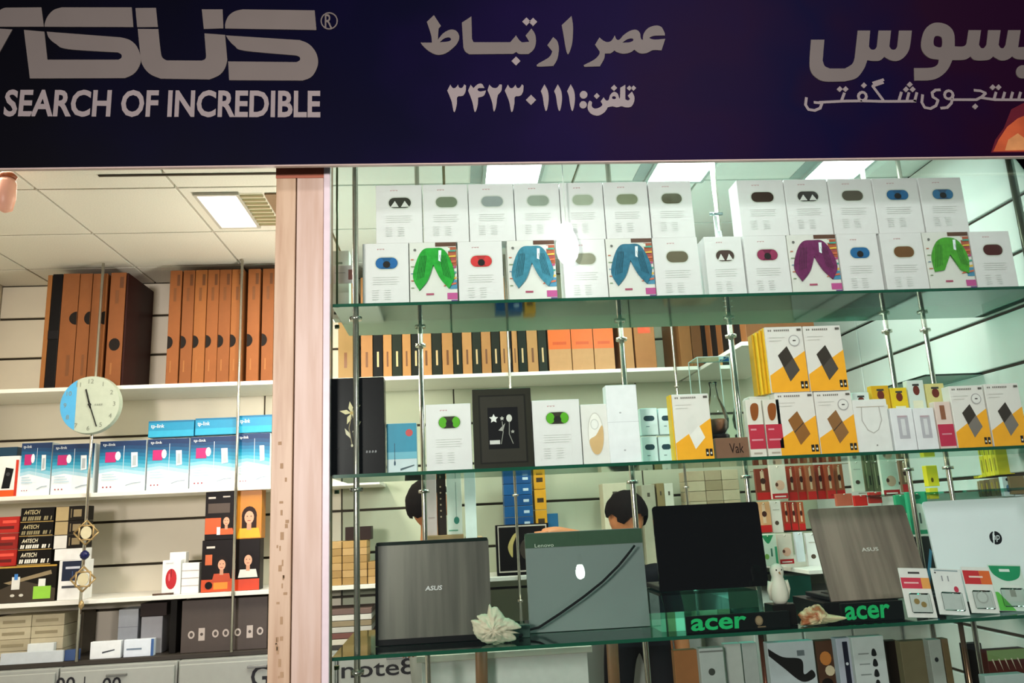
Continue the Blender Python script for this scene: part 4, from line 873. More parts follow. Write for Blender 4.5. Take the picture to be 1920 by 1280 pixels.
prints(o, [('b8304c', rect(.001, h*.06, wd-.001, h*.52)), ('d08a98', rect(wd*.2, h*.3, wd*.8, h*.33)), ('8c5840', rect(wd*.3, h*.62, wd*.6, h*.92))])
# small things seen over the white boxes
for i, (a, b, t_, cl, nm_) in enumerate(((1612, 1645, 735, 'd8dcd8', 'white card with dark print behind the cable box'), (1650, 1684, 722, 'd8a41c', 'yellow pack with a dark face picture, left of the pole'), (1686, 1718, 726, 'e8c020', 'bright yellow pack right of the pole'), (1720, 1752, 712, 'd6ddd8', 'clear white pack standing behind the charger boxes'), (1754, 1790, 718, 'd8c884', 'pale yellow pack behind the slim red box'))):
    o, wd, h = carton((a, t_, b, 846), 2.86, zt_, .03, mt(cl, .4), 'accessory_pack', nm_, 'pack')
    prints(o, [('6c2c20', circ(wd*.5, h*.86, wd*.2, h*.07, 10)), ('e8e0c8', rect(wd*.2, h*.6, wd*.8, h*.72)), ('40403c', rect(wd*.3, h*.92, wd*.7, h*.95))])
# acrylic case with a glass vase and its wooden plinth
a = atY(1345, 862, 2.66); b = atY(1408, 862, 2.66)
o = box('wooden_plinth', a.x, b.x, 2.66, 2.73, zt_, zt_+.072, mt('7a5844', .4)); T(o, 'dark brown wooden plinth with carved letters before the acrylic case', 'plinth')
text(o, 'Vak', a.x+(b.x-a.x)*.4, a.x+(b.x-a.x)*.82, zt_+.018, zt_+.052, '1c0f0c', y=2.6592)
a = atY(1326, 860, 2.76); b = atY(1388, 860, 2.76); zt2 = atY(1355, 668, 2.76).z
ac = empty('acrylic_case', (a.x, 2.76, zt_)); T(ac, 'tall clear acrylic case with thin edges on the middle shelf', 'case')
W_ = b.x-a.x; H_ = zt2-zt_
box('shell', 0, W_, 0, W_*.9, 0, H_, GL_CLEAR, ac, 0)
bm = bmesh.new()
for x_ in (0, W_):
    for y_ in (0, W_*.9): bm_box(bm, x_-.0015, x_+.0015, y_-.0015, y_+.0015, 0, H_)
for z_ in (0.002, H_):
    for y_ in (0, W_*.9): bm_box(bm, 0, W_, y_-.0015, y_+.0015, z_-.0015, z_+.0015)
    for x_ in (0, W_): bm_box(bm, x_-.0015, x_+.0015, 0, W_*.9, z_-.0015, z_+.0015)
fin(bm, 'edges', mt('b8d0c8', .2), ac)
va = empty('glass_vase', (a.x+W_*.55, 2.76+W_*.45, zt_+.001)); T(va, 'pear shaped glass vase with amber and blue foot inside the acrylic case', 'vase')
lathe('glass_body', [(.024, .095), (.042, .12), (.046, .15), (.036, .19), (.018, .23), (.012, .27), (.016, .29)], GL_CLEAR, va, 20)
lathe('amber_fill', [(.020, .098), (.036, .118), (.040, .142), (.034, .152), (.004, .153)], mt('a06a4c', .3), va, 20)
lathe('foot', [(.034, 0), (.034, .02), (.020, .04), (.026, .07), (.038, .088), (.020, .097)], mt('4a5a8c', .3), va, 20)
lathe('dark_ring', [(.034, .075), (.042, .084), (.042, .094), (.030, .098)], mt('1c1414', .4), va, 20)

# --------------------------------------------------- laptops on the lower shelf
def lid_mat(c1, c2, name):  # vertical streaks imitate window reflections, painted into the lid colour
    m = wood_mat(c1, c2, name); m.node_tree.nodes['Mapping'].inputs['Scale'].default_value = (9, 9, .5)
    b = m.node_tree.nodes['Principled BSDF']; b.inputs['Metallic'].default_value = .25; b.inputs['Roughness'].default_value = .3; return m
def laptop(TL, TR, BL, BR, Yb, Yt, lid, lab, bezel='0c0c0d', lift=0.0, rough=.25, metal=.3, noise=.05):
    zb = Z3+.002+lift
    def bot(p): q = atY(p[0], p[1], Yb); return q
    a, b = bot(BL), bot(BR); t0, t1 = atY(*TL, Yt), atY(*TR, Yt)
    O = Vector((a.x, Yb, zb)); U = Vector((1, 0, 0)); wd = ((b.x-a.x)+(t1.x-t0.x))/2; zt_l = (t0.z+t1.z)/2
    V = Vector((0, Yt-Yb, zt_l-zb)); hh = V.length; V.normalize(); N = V.cross(U)  # y axis
    M = Matrix(((U.x, N.x, V.x, O.x), (U.y, N.y, V.y, O.y), (U.z, N.z, V.z, O.z), (0, 0, 0, 1)))
    root = empty('laptop', M=M); T(root, lab, 'laptop')
    r = .012
    lp = circ(wd-r, hh-r, r, r, 5, 0, 90)+circ(r, hh-r, r, r, 5, 90, 180)+[(0, .0), (wd, .0)]
    filled('lid', [lp], lid if not isinstance(lid, str) else mt(lid, rough, metal, noise, 3), root, .006, .008)
    box('screen', .006, wd-.006, .0105, .013, .012, hh-.006, mt(bezel, .2), root, 0)
    Mi = M.inverted()
    bs = box('keyboard_base', 0, wd, 0, .20, -.0, .016, mt('17171a', .35), root, .003)
    bs.matrix_world = Matrix.Translation((O.x, Yb+.012, zb)); bs.matrix_parent_inverse = Matrix.Identity(4)
    bs.parent = None; bs.parent = root; bs.matrix_local = Mi @ Matrix.Translation((O.x, Yb+.012, zb))
    box('keys', .03, wd-.03, .03, .13, .016, .018, mt('0a0a0b', .5), bs, 0)
    return root, wd, hh
l1, wd, hh = laptop((698, 1016), (909, 1008), (704, 1212), (925, 1203), 2.76, 2.78, lid_mat('45443c', '615f55', 'charcoal_lid'), 'charcoal laptop lid with painted reflection streaks and small silver letters, left of the white coral', rough=.35, metal=.25)
text(l1, 'ASUS', wd*.43, wd*.58, hh*.50, hh*.545, 'd0d0d0', shear=.15, bold=.02)
box('top_edge', .004, wd-.004, -.0005, .002, hh-.012, hh-.001, mt('14201a', .2), l1, 0)
box('lid_border', .0, .008, -.0005, .002, .0, hh-.012, mt('0c0c0c', .3), l1, 0)
box('lid_border', .0, wd, -.0005, .002, .0, .018, mt('0c0c0c', .3), l1, 0)
l2, wd, hh = laptop((990, 998), (1208, 990), (994, 1198), (1222, 1190), 2.84, 2.86, '7d8a86', 'grey silver laptop lid with green tinted top band, behind the black cable', rough=.25, metal=.3)
box('hinge_band', .0, wd, -.0006, .002, hh*.845, hh-.002, mt('3f5844', .25, .3), l2, 0)
text(l2, 'Lenovo', wd*.08, wd*.24, hh*.85, hh*.885, 'b4c0b0', y=-.002)
l3, wd, hh = laptop((1219, 948), (1424, 941), (1240, 1126), (1438, 1118), 2.80, 2.82, '0b0a0b', 'glossy black laptop standing on the clear riser', lift=.115, rough=.06, metal=0)
l4, wd, hh = laptop((1516, 953), (1700, 946), (1560, 1132), (1746, 1122), 2.80, 2.90, lid_mat('6f6156', '968577', 'bronze_lid'), 'bronze brown laptop lid leaning back, with small silver letters', lift=.05, rough=.35, metal=.2)
text(l4, 'ASUS', wd*.43, wd*.60, hh*.50, hh*.54, 'd8d0c8', bold=.01)
l5, wd, hh = laptop((1745, 939), (1948, 930), (1772, 1130), (1972, 1120), 2.82, 2.86, 'e6eef0', 'white silver laptop with a round dark emblem at the right edge', lift=.02, rough=.35, metal=.0)
cx, cz = wd*.60, hh*.60
R0 = .024
prints(l5, [('17191b', circ(cx, cz, R0, R0, 32)), ('e6eef0', [(cx-.004, cz+R0*1.1), (cx+.001, cz+R0*1.1), (cx-.011, cz-R0*1.1), (cx-.016, cz-R0*1.1)]) ] , 'round_emblem', y=.0015)
text(l5, 'hp', cx-.014, cx+.015, cz-.015, cz+.017, 'e6eef0', y=.0004, shear=.25, bold=.0)
# riser under the black laptop, and blocks under the other two
xr0 = atY(1246, 1180, 2.66).x; xr1 = atY(1436, 1180, 2.66).x
def ghost_box(nm_, x0, x1, y0, y1, z0, z1, lab):
    o = box(nm_, x0, x1, y0, y1, z0, z1, [GL_SHELF, GL_EDGE], None, 0); T(o, lab, 'riser')
    return o
ghost_box('clear_riser', xr0, xr1, 2.70, 3.0, Z3+.0005, Z3+.1145, 'green tinted clear riser under the glossy black laptop')
o = box('riser_block', atY(1548, 1180, 2.8).x, atY(1690, 1180, 2.8).x, 2.79, 3.05, Z3+.0005, Z3+.0495, mt('12100f', .3)); T(o, 'low black block under the bronze laptop', 'riser')
o = box('riser_block', atY(1775, 1180, 2.82).x, 2.15, 2.82, 3.06, Z3+.0005, Z3+.0195, mt('22221f', .3)); T(o, 'thin dark block under the white silver laptop', 'riser')
# brand boards with green letters
def board(px, Y, lab, tx, seal=False):
    M, wd, h = frame(*px, Y, Z3+.0005)
    o = box('name_board', 0, wd, 0, .012, 0, h, mt('0e1210', .3)); o.matrix_world = M; T(o, lab, 'sign')
    text(o, 'acer', tx[0]*wd, tx[1]*wd, h*.12, h*.86, '18a860', y=-.001, bold=.025, shear=.05)
    if seal: prints(o, [('6c5c44', circ(wd*.70, h*.52, h*.26, h*.30, 16)), ('8a785c', circ(wd*.70, h*.54, h*.19, h*.22, 16)), ('6c5c44', rect(wd*.68, h*.1, wd*.76, h*.18))])
    return o
board((1290, 1150, 1486, 1204), 2.635, 'black board with green letters and a tan seal before the clear riser', (.04, .58), True)
board((1582, 1128, 1700, 1180), 2.66, 'black board with green letters before the bronze laptop', (.05, .78))

# natural ornaments: corals, conch, white bird figure
from mathutils import noise as mn
def blob(name, loc, size, mat, lab, cat, fn, sub=4):
    bm = bmesh.new(); bmesh.ops.create_icosphere(bm, subdivisions=sub, radius=1)
    for v in bm.verts: v.co = fn(v.co.copy())
    zmin = min(v.co.z for v in bm.verts)
    for v in bm.verts: v.co = Vector((v.co.x*size[0], v.co.y*size[1], (v.co.z-zmin)*size[2]))
    o = fin(bm, name, mat, None, True); o.location = loc; T(o, lab, cat); return o
def star_form(name, outline, sc, ox, oy, cen, Y, depth, mat, lab, cat, rough_=.08, seed=0, zrest=Z3+.0005):
    """solid natural form: rings grow from its middle to the outline, rounded in depth, with a spiny skin"""
    c0 = atY(ox+cen[0]/sc, oy+cen[1]/sc, Y); pts = []
    for x, y in outline:
        p = atY(ox+x/sc, oy+y/sc, Y); pts.append((math.atan2(p.z-c0.z, p.x-c0.x), math.hypot(p.z-c0.z, p.x-c0.x)))
    pts.sort()
    def rad(t):
        P = pts[-1:]+pts+pts[:1]; P = [(P[0][0]-2*math.pi, P[0][1])]+P[1:-1]+[(P[-1][0]+2*math.pi, P[-1][1])]
        for (a, ra), (b, rb) in zip(P, P[1:]):
            if a <= t <= b: return ra+(rb-ra)*(t-a)/(b-a+1e-9)
        return pts[0][1]
    mean = sum(p_[1] for p_ in pts)/len(pts)
    bm = bmesh.new(); NS, NR = 120, 26; rings = []
    for i in range(1, NR):
        u = math.pi*i/NR; ring = []
        for k in range(NS):
            t = -math.pi+2*math.pi*k/NS; s_ = math.sin(u); r = (mean*.8+(rad(t)-mean*.8)*s_**3)*s_
            x, z = r*math.cos(t), r*math.sin(t); y = -math.cos(u)*depth*(.55+.45*(1-s_))
            v = Vector((x, y, z)); n1 = abs(mn.noise(v*55+Vector((seed, 0, 3))))+.6*abs(mn.noise(v*130+Vector((2, seed, 0))))
            y *= 1+n1*rough_*7; f = 1-(rough_*.9)*n1*s_
            ring.append(bm.verts.new((x*f, y, z*f)))
        rings.append(ring)
    for a, b in zip(rings, rings[1:]):
        for k in range(NS): bm.faces.new((a[k], a[(k+1) % NS], b[(k+1) % NS], b[k]))
    for ring, yy in ((rings[0], -depth), (rings[-1], depth)):
        cv = bm.verts.new((0, yy, 0))
        for k in range(NS): bm.faces.new((cv, ring[(k+1) % NS], ring[k]))
    bmesh.ops.recalc_face_normals(bm, faces=bm.faces)
    zm = min(v.co.z for v in bm.verts); zt_ = max(v.co.z for v in bm.verts); H = c0.z+zt_-zrest; k_ = H/(zt_-zm)
    for v in bm.verts: v.co.z = (v.co.z-zm)*k_
    o = fin(bm, name, mat, None, True); o.location = (c0.x, Y, zrest); T(o, lab, cat); return o
star_form('coral', [(1320,690),(1345,745),(1390,720),(1440,790),(1480,860),(1510,1000),(1560,1045),(1625,1045),(1655,985),(1685,990),(1672,1060),(1610,1115),(1500,1150),(1390,1150),(1290,1165),(1220,1120),(1160,1040),(1150,950),(1130,885),(1185,840),(1215,880),(1262,812),(1300,820)], 5.333, 670, 1000, (1350, 985), 2.675, .045, mt('c9bfa8', .8, 0, .16, 90), 'white branching coral with a pointed tip on the lower shelf', 'coral', .10, 1)
m_shell = wood_mat('9a5228', 'd8c49c', 'shell'); m_shell.node_tree.nodes['Mapping'].inputs['Scale'].default_value = (9, 9, 9)
cr_ = m_shell.node_tree.nodes['Color Ramp']; cr_.color_ramp.elements[0].position = .40; cr_.color_ramp.elements[1].position = .54
star_form('conch_shell', [(330,860),(400,770),(440,712),(465,720),(485,685),(512,695),(560,650),(610,655),(640,700),(690,790),(740,850),(850,878),(950,902),(1010,935),(900,985),(760,1020),(640,1035),(560,1055),(440,1055),(370,1062),(385,960),(350,890)], 7.111, 1450, 1040, (560, 890), 2.645, .040, m_shell, 'cream and brown spiny conch shell between the two green lettered boards', 'shell', .07, 5)
q = atY(1462, 1130, 2.72)
bird = empty('bird_figurine', (q.x, 2.715, Z3+.067)); T(bird, 'small white bird figurine beside the glossy black laptop', 'figurine')
lathe('body', [(.020, 0), (.027, .012), (.030, .035), (.026, .065), (.019, .085), (.022, .098), (.023, .112), (.016, .126), (.003, .131)], mt('cdc9ba', .5), bird, 18)
for s in (-1, 1): lathe('eye', [(.001, -.003), (.003, 0), (.001, .003)], mt('201a14', .3), bird, 8, (s*.009, -.020, .110))
bm = bmesh.new(); tube_bm(bm, [(0, -.020, .102), (0, -.030, .096)], .004, 6, .001); fin(bm, 'beak', mt('a0764a', .5), bird)
for s in (-1, 1):
    bm = bmesh.new(); tube_bm(bm, [(s*.026, 0, .072), (s*.034, .0, .045), (s*.030, .004, .012)], .010, 8, .004); fin(bm, 'wing', mt('c4bfae', .5), bird)
o = box('pedestal', q.x-.04, q.x+.04, 2.685, 2.76, Z3+.0005, Z3+.066, mt('14120f', .3)); T(o, 'small black pedestal under the white bird figurine', 'pedestal')

# black cable drooping in front of the grey laptop
pts_px = [(985, 1182), (1010, 1176), (1050, 1150), (1095, 1118), (1130, 1090), (1160, 1060), (1178, 1038), (1190, 1022)]
cp = [atY(x_, y_, 2.80) for x_, y_ in pts_px]
cp = [Vector((atY(975, 1196, 2.74).x, 2.74, Z3+.006))]+cp
o = tube('cable', cp, .0042, mt('0b0b0c', .4), None, 8); T(o, 'black power cable sweeping up across the grey laptop lid', 'cable')
o = box('adapter', atY(958, 1180, 2.76).x, atY(994, 1180, 2.76).x, 2.76, 2.80, Z3+.0005, Z3+.04, mt('243c34', .4)); T(o, 'small dark green adapter at the foot of the cable', 'adapter')

# blister packs in front of the white laptop
def pack(TLx, TLy, BLx, BLy, wpx, Yb, Yt, lab, base, sh_fn, group='blister packs leaning before the white laptop'):
    a = atY(BLx, BLy, Yb); a2 = atY(BLx+wpx, BLy, Yb); t = atY(TLx, TLy, Yt)
    O = Vector((a.x, Yb, Z3+.001)); U = Vector((1, 0, 0)); V = Vector((t.x-a.x, Yt-Yb, t.z-O.z)); hh = V.length; V.normalize()
    U = (U - V*U.dot(V)).normalized(); N = V.cross(U); wd = a2.x-a.x
    M = Matrix(((U.x, N.x, V.x, O.x), (U.y, N.y, V.y, O.y), (U.z, N.z, V.z, O.z), (0, 0, 0, 1)))
    if U.z < 0: M = Matrix.Translation((0, 0, -U.z*wd)) @ M
    o = box('blister_pack', 0, wd, 0, .004, 0, hh, mt(base, .4), None, .001); o.matrix_world = M; T(o, lab, 'pack', group)
    prints(o, sh_fn(wd, hh))
    bm = bmesh.new(); bm_box(bm, wd*.15, wd*.85, -.012, -.002, hh*.08, hh*.48, .004); fin(bm, 'plastic_bubble', GL_CLEAR, o)
    return o
pack(1684, 1068, 1704, 1163, 55, 2.64, 2.68, 'white and red blister pack with gold parts, leftmost of four', 'dedad6', lambda w_, h_: [('c8384c', rect(.001, h_*.58, w_-.001, h_*.80)), ('e09a50', rect(w_*.7, h_*.58, w_-.001, h_*.80)), ('e8b8b8', rect(w_*.1, h_*.68, w_*.6, h_*.71)), ('3c3838', rect(w_*.3, h_*.88, w_*.7, h_*.92)), ('a8864c', circ(w_*.40, h_*.32, w_*.10, h_*.06, 8)), ('a8864c', circ(w_*.62, h_*.26, w_*.10, h_*.06, 8))])
pack(1745, 1070, 1764, 1160, 56, 2.645, 2.685, 'white blister pack with small red figure, second of four', 'dcdbd9', lambda w_, h_: [('8c9ca0', rect(w_*.1, h_*.94, w_*.9, h_*.97)), ('8a8a90', rect(w_*.3, h_*.72, w_*.34, h_*.84)), ('8a8a90', rect(w_*.5, h_*.72, w_*.54, h_*.84)), ('b83048', circ(w_*.72, h_*.55, w_*.08, h_*.07, 10)), ('403c3c', circ(w_*.12, h_*.9, w_*.03, h_*.02, 8))])
pack(1802, 1066, 1824, 1156, 52, 2.65, 2.69, 'white blister pack with red to orange band, third of four', 'dedcd8', lambda w_, h_: [('c02c30', rect(.001, h_*.62, w_*.6, h_*.92)), ('d8642c', rect(w_*.6, h_*.62, w_-.001, h_*.92)), ('e8c0b8', rect(w_*.2, h_*.76, w_*.7, h_*.80)), ('c4c0bc', circ(w_*.5, h_*.34, w_*.22, h_*.14, 16)), ('e4e2de', circ(w_*.5, h_*.34, w_*.17, h_*.105, 16))])
pack(1852, 1062, 1876, 1152, 62, 2.655, 2.695, 'green and white blister pack at the right edge', 'cfdcd2', lambda w_, h_: [('1c8c5c', smooth([(.001, h_*.97, 1), (w_*.1, h_*.78), (w_*.45, h_*.64), (w_*.85, h_*.72), (w_-.001, h_*.97, 1)])), ('d8e4dc', rect(w_*.3, h_*.84, w_*.62, h_*.90)), ('5cb448', [(.001, .001), (w_*.5, .001), (w_*.1, h_*.4), (.001, h_*.4)]), ('d8dcd4', rect(w_*.3, h_*.2, w_*.8, h_*.55)), ('a8a89c', rect(w_*.45, h_*.3, w_*.62, h_*.48))])

# ================================================================== THINGS SEEN THROUGH THE WINDOW
zt_ = ZC2+.0005
# magazines / cartons on the back shelf at left of right bay
for r in range(6):
    for k in range(3):
        a = -.74+.135*k; z0 = zt_+.038*r
        if k == 2 and r > 2: continue
        o = box('phone_box', a, a+.13, 4.43, 4.60, z0, z0+.0365, mt(('b08a50', 'a37f48', 'bb9660')[(r+k) % 3], .5)); T(o, 'tan phone box behind the charcoal laptop, '+ORD[r]+' row from bottom, '+('left', 'middle', 'right')[k]+' column', 'box', 'tan phone boxes behind the charcoal laptop')
o = box('dark_case', -.60, -.46, 4.50, 4.62, zt_+.229, zt_+.30, mt('2a1c18', .5)); T(o, 'dark brown case lying on the tan phone boxes', 'case')
for i in range(6):
    z0 = ZD+.03*i+.0005
    o = box('magazine', -.72+.01*(i % 2), -.45, 4.40, 4.62, z0, z0+.027, mt(('c8c0b0', '6c4038', 'b8b4ac', '8c7c60', 'd0ccc4', '705850')[i], .5)); T(o, 'magazine in the low pile left of the charcoal laptop, '+ORD[i]+' from bottom', 'magazine', 'pile of magazines left of the charcoal laptop')
# white packs standing on a shop counter behind the laptop
ct = empty('shop_counter', (0, 3.40, 0)); T(ct, 'pale shop counter standing behind the laptops', 'counter')
box('counter_top', -.17, .55, 0, .30, .93, .955, mt('b8b8a8', .4), ct); box('counter_front', -.15, .53, .01, .03, 0, .93, mt('c4c8c2', .4), ct)
box('counter_side', -.15, -.13, .03, .28, 0, .93, mt('b0b4ac', .4), ct); box('counter_side', .51, .53, .03, .28, 0, .93, mt('b0b4ac', .4), ct)
zt2 = .9555
o, wd, h = carton((795, 1003, 872, 1070), 3.45, zt2, .14, mt('9c8258', .6), 'storage_carton', 'tan carton on the counter carrying the white phone packs')
zc_ = zt2+h+.0005
o, wd, h = carton((870+4, 1006, 908, 1070), 3.45, zt2, .14, mt('a48c64', .6), 'storage_carton', 'smaller tan carton on the counter right of the larger one')
o, wd, h = carton((800, 897, 820, 995), 3.46, zc_, .02, mt('d8c4c0', .4), 'phone_pack', 'narrow pinkish white pack standing on a tan carton', 'pack')
prints(o, [('b8a4a0', rect(wd*.2, h*.3, wd*.8, h*.32))])
o, wd, h = carton((821, 890, 838, 995), 3.49, zc_, .02, mt('2c241e', .4), 'phone_pack', 'dark narrow pack between the pinkish and the green marked pack', 'pack')
prints(o, [('b8a888', circ(wd*.4, h*(.3+.1*k), .004, .004, 6)) for k in range(6)])
o, wd, h = carton((839, 893, 868, 997), 3.46, zc_, .02, mt('d2dcd0', .4), 'phone_pack', 'white pack with green pendant logo standing on a tan carton', 'pack')
prints(o, [('2c7c68', circ(wd*.62, h*.24, .012, .016, 10)), ('6c8c84', rect(wd*.6, h*.28, wd*.63, h*.9)), ('4c9070', rect(wd*.1, h*.06, wd*.7, h*.08))])
o, wd, h = carton((873, 890, 895, 1004), 3.43, zt2, .02, mt('cfdcd6', .4), 'phone_pack', 'bluish white pack standing right of the green marked pack', 'pack')
# blue and yellow stacks on the back shelf
for r in range(9):
    z0 = zt_+.062*r
    a = atY(946, 950, 4.55).x; b = atY(999, 950, 4.55).x
    o = box('ink_box', a, b, 4.55, 4.68, z0, z0+.060, mt(('144a80', '18548c')[r % 2], .4)); T(o, 'blue flat box in the tall stack behind the grey laptop, '+ORD[r]+' from bottom', 'box', 'tall stack of blue boxes behind the grey laptop')
    box('label_mark', a+(b-a)*.68, b-.02, 4.5492, 4.55, z0+.02, z0+.035, mt('b8ccd8', .4), o, 0)
for r in range(5):
    z0 = zt_+.115*r
    a = atY(1003, 950, 4.56).x; b = atY(1025, 950, 4.56).x
    o = box('ink_box', a, b, 4.56, 4.68, z0, z0+.112, mt(('cc9420', 'd89c24')[r % 2], .4)); T(o, 'yellow box in the narrow stack beside the blue stack, '+ORD[r]+' from bottom', 'box', 'narrow stack of yellow boxes beside the blue stack')
    box('label_mark', a+.015, b-.015, 4.5592, 4.56, z0+.04, z0+.065, mt('3c2c14', .4), o, 0)
o, wd, h = carton((1031, 962, 1053, 1080), 4.57, zt_, .1, mt('205c84', .4), 'ink_box', 'blue upright box right of the yellow stack')
# dark framed screen box
o, wd, h = carton((932, 982, 1033, 1072), 4.46, zt_, .05, mt('0e0c0c', .3), 'picture_frame', 'black frame with pale rim and yellow curve between the laptops', 'frame')
rr = .012
prints(o, [('b8b0a4', rect(wd*.04, h*.06, wd*.96, h*.98)), ('141110', rect(wd*.06, h*.09, wd*.94, h*.95)), ('b8a868', smooth([(wd*.30, h*.35), (wd*.22, h*.55), (wd*.32, h*.78), (wd*.40, h*.82), (wd*.32, h*.6)])), ('3a342c', circ(wd*.6, h*.5, wd*.16, h*.22, 14))])
for i, (a, b, t_, cl) in enumerate(((1140, 1186, 905, 'cfc8ac'), (1214, 1240, 908, 'a8a690'), (1243, 1258, 905, '8c7c54'), (1258, 1275, 905, 'd0d2c0'))):
    o, wd, h = carton((a, t_, b, 1060), 4.58, zt_, .12, mt(cl, .5), 'storage_carton', ('cream carton behind the person with dark hair', 'grey green carton right of the dark haired person', 'olive narrow carton behind the glossy black laptop', 'white narrow carton behind the glossy black laptop')[i])
    prints(o, [('4c463a', rect(wd*.4, h*.85, wd*.6, h*.9))])
for r in range(9):
    for k in range(3):
        a = atY(1292+32*k, 920, 4.5).x; b = atY(1292+32*(k+1)-1, 920, 4.5).x; z0 = zt_+.058*r
        o = box('flat_carton', a, b, 4.5, 4.68, z0, z0+.056, mt(('b8a888', 'ab9b7c', 'c0b494', '9c8c6c')[(r*2+k) % 4], .6)); T(o, 'cream carton in the grid above the glossy black laptop, '+ORD[r]+' row, '+('left', 'middle', 'right')[k]+' column', 'carton', 'cream flat cartons behind the glossy black laptop')
# hanging blister packs
def hp(px, Y, cl, lab, shf=None, group='hanging blister packs on the right'):
    M, wd, h = frame(*px, Y, None)
    o = box('hanging_pack', 0, wd, 0, .02, 0, h, mt(cl, .4), None, .001); o.matrix_world = M; T(o, lab, 'pack', group)
    if shf: prints(o, shf(wd, h))
    tube('hook', [(wd*.5, -.01, h*.94), (wd*.5, .16, h*.96)], .0025, CHROME, o, 6)
    return o
SKIN_P = lambda w_, h_: [('b01c20', rect(.001, .001, w_-.001, h_*.16)), ('d8a890', circ(w_*.55, h_*.40, w_*.3, h_*.15, 12)), ('5c3424', circ(w_*.35, h_*.42, w_*.1, h_*.06, 8)), ('e0c8c0', rect(w_*.15, h_*.05, w_*.85, h_*.09))]
RED_P = lambda w_, h_: [('b8201c', rect(.001, .001, w_-.001, h_*.24)), ('d0b090', rect(w_*.35, h_*.3, w_*.6, h_*.92)), ('3c1c14', circ(w_*.5, h_*.6, w_*.2, h_*.1, 8))]
DOT_P = lambda w_, h_: [('4c3c30', circ(w_*.45, h_*.30, w_*.2, h_*.07, 10)), ('b0aca0', rect(w_*.2, h_*.7, w_*.8, h_*.73))]
GRN_P = lambda w_, h_: [('2c8c58', smooth([(w_*.15, h_*.97, 1), (w_*.5, h_*.70), (w_*.85, h_*.97, 1)])), ('7ca850', circ(w_*.35, h_*.3, w_*.14, h_*.09, 8)), ('3c6c58', rect(w_*.6, h_*.3, w_*.7, h_*.55)), ('3c9c70', rect(w_*.85, .001, w_-.001, h_*.6))]
hp((1449, 871, 1479, 935), 3.95, 'd8ccbc', 'white hanging pack with skin toned picture and red foot, upper left of the pack wall', SKIN_P)
hp((1421, 878, 1448, 937), 3.98, '7c3420', 'brown red hanging pack at the upper left of the pack wall', RED_P)
for i in range(6):
    hp((1481+18*i, 873-i*.8, 1497+18*i, 938-i*.8), 4.0+.03*(i % 2), ('8c3018', '9c4426', 'a05a38')[i % 3], 'red brown hanging pack left of the white dotted pack, '+nth(i, 6), RED_P, 'row of red brown hanging packs')
hp((1601, 863, 1623, 921), 3.9, 'd8d8c8', 'white hanging pack with one dark dot above the bronze laptop', DOT_P)
for i in range(2): hp((1625+16*i, 862, 1639+16*i, 921), 3.95, '6c7050', ('left', 'right')[i]+' olive hanging pack right of the white dotted pack', lambda w_, h_: [('b0b088', rect(w_*.3, h_*.1, w_*.4, h_*.9)), ('303828', rect(w_*.6, h_*.2, w_*.8, h_*.5))], 'pair of olive hanging packs')
hp((1604, 928, 1628, 948), 3.80, 'c0241c', 'small red hanging pack below the white dotted pack')
hp((1632, 922, 1655, 943), 3.85, 'c83028', 'small red hanging pack below the olive packs')
hp((1570, 925, 1600, 948), 3.87, 'b86048', 'small salmon hanging pack left of the small red packs')
hp((1658, 860, 1689, 929), 3.8, 'd4d8c8', 'white hanging pack with red foot above the bronze laptop corner', SKIN_P)
for i in range(3): hp((1694+17*i, 862, 1709+17*i, 922), 3.75+.04*i, ('7c5c44', '6c5c48', '8c4c38')[i], 'brown hanging pack left of the yellow box, '+nth(i, 3), RED_P, 'brown hanging packs left of the yellow box')
hp((1425, 940, 1449, 998), 3.9, 'c89468', 'orange and white hanging pack beside the glossy black laptop', RED_P)
hp((1450, 938, 1470, 998), 3.92, 'd8d0c4', 'plain white hanging pack in the middle of the pack wall', DOT_P)
for i in range(3): hp((1472+14*i, 940, 1484+14*i, 994), 3.95, ('9c3820', '8c2c1c', 'a8502c')[i], 'rust hanging pack in the second row of the pack wall, '+nth(i, 3), RED_P, 'rust hanging packs in the second row')
hp((1429, 1001, 1461, 1061), 3.85, 'd0dcc8', 'white and green hanging pack low beside the glossy black laptop', GRN_P)
hp((1463, 1000, 1490, 1057), 3.87, 'd4c8b8', 'beige hanging pack with red foot in the lowest row', SKIN_P)
hp((1496, 997, 1511, 1053), 3.9, 'd0d8dc', 'slim bluish white hanging pack in the lowest row')
hp((1517, 998, 1541, 1062), 3.92, 'd8d8d4', 'white hanging pack beside the edge of the bronze laptop', DOT_P)
hp((1711, 921, 1749, 1001), 3.3, '2c9c70', 'green hanging pack with a pale window right of the bronze laptop', lambda w_, h_: [('d0e0d0', smooth([(w_*.15, h_*.1, 1), (w_*.85, h_*.1, 1), (w_*.8, h_*.6), (w_*.5, h_*.72), (w_*.2, h_*.6)])), ('5c6c64', rect(w_*.46, h_*.25, w_*.56, h_*.5)), ('146848', circ(w_*.5, h_*.88, w_*.18, h_*.06, 10))])
hp((1683, 927, 1702, 962), 3.35, '2c9468', 'small green hanging pack touching the bronze laptop corner')
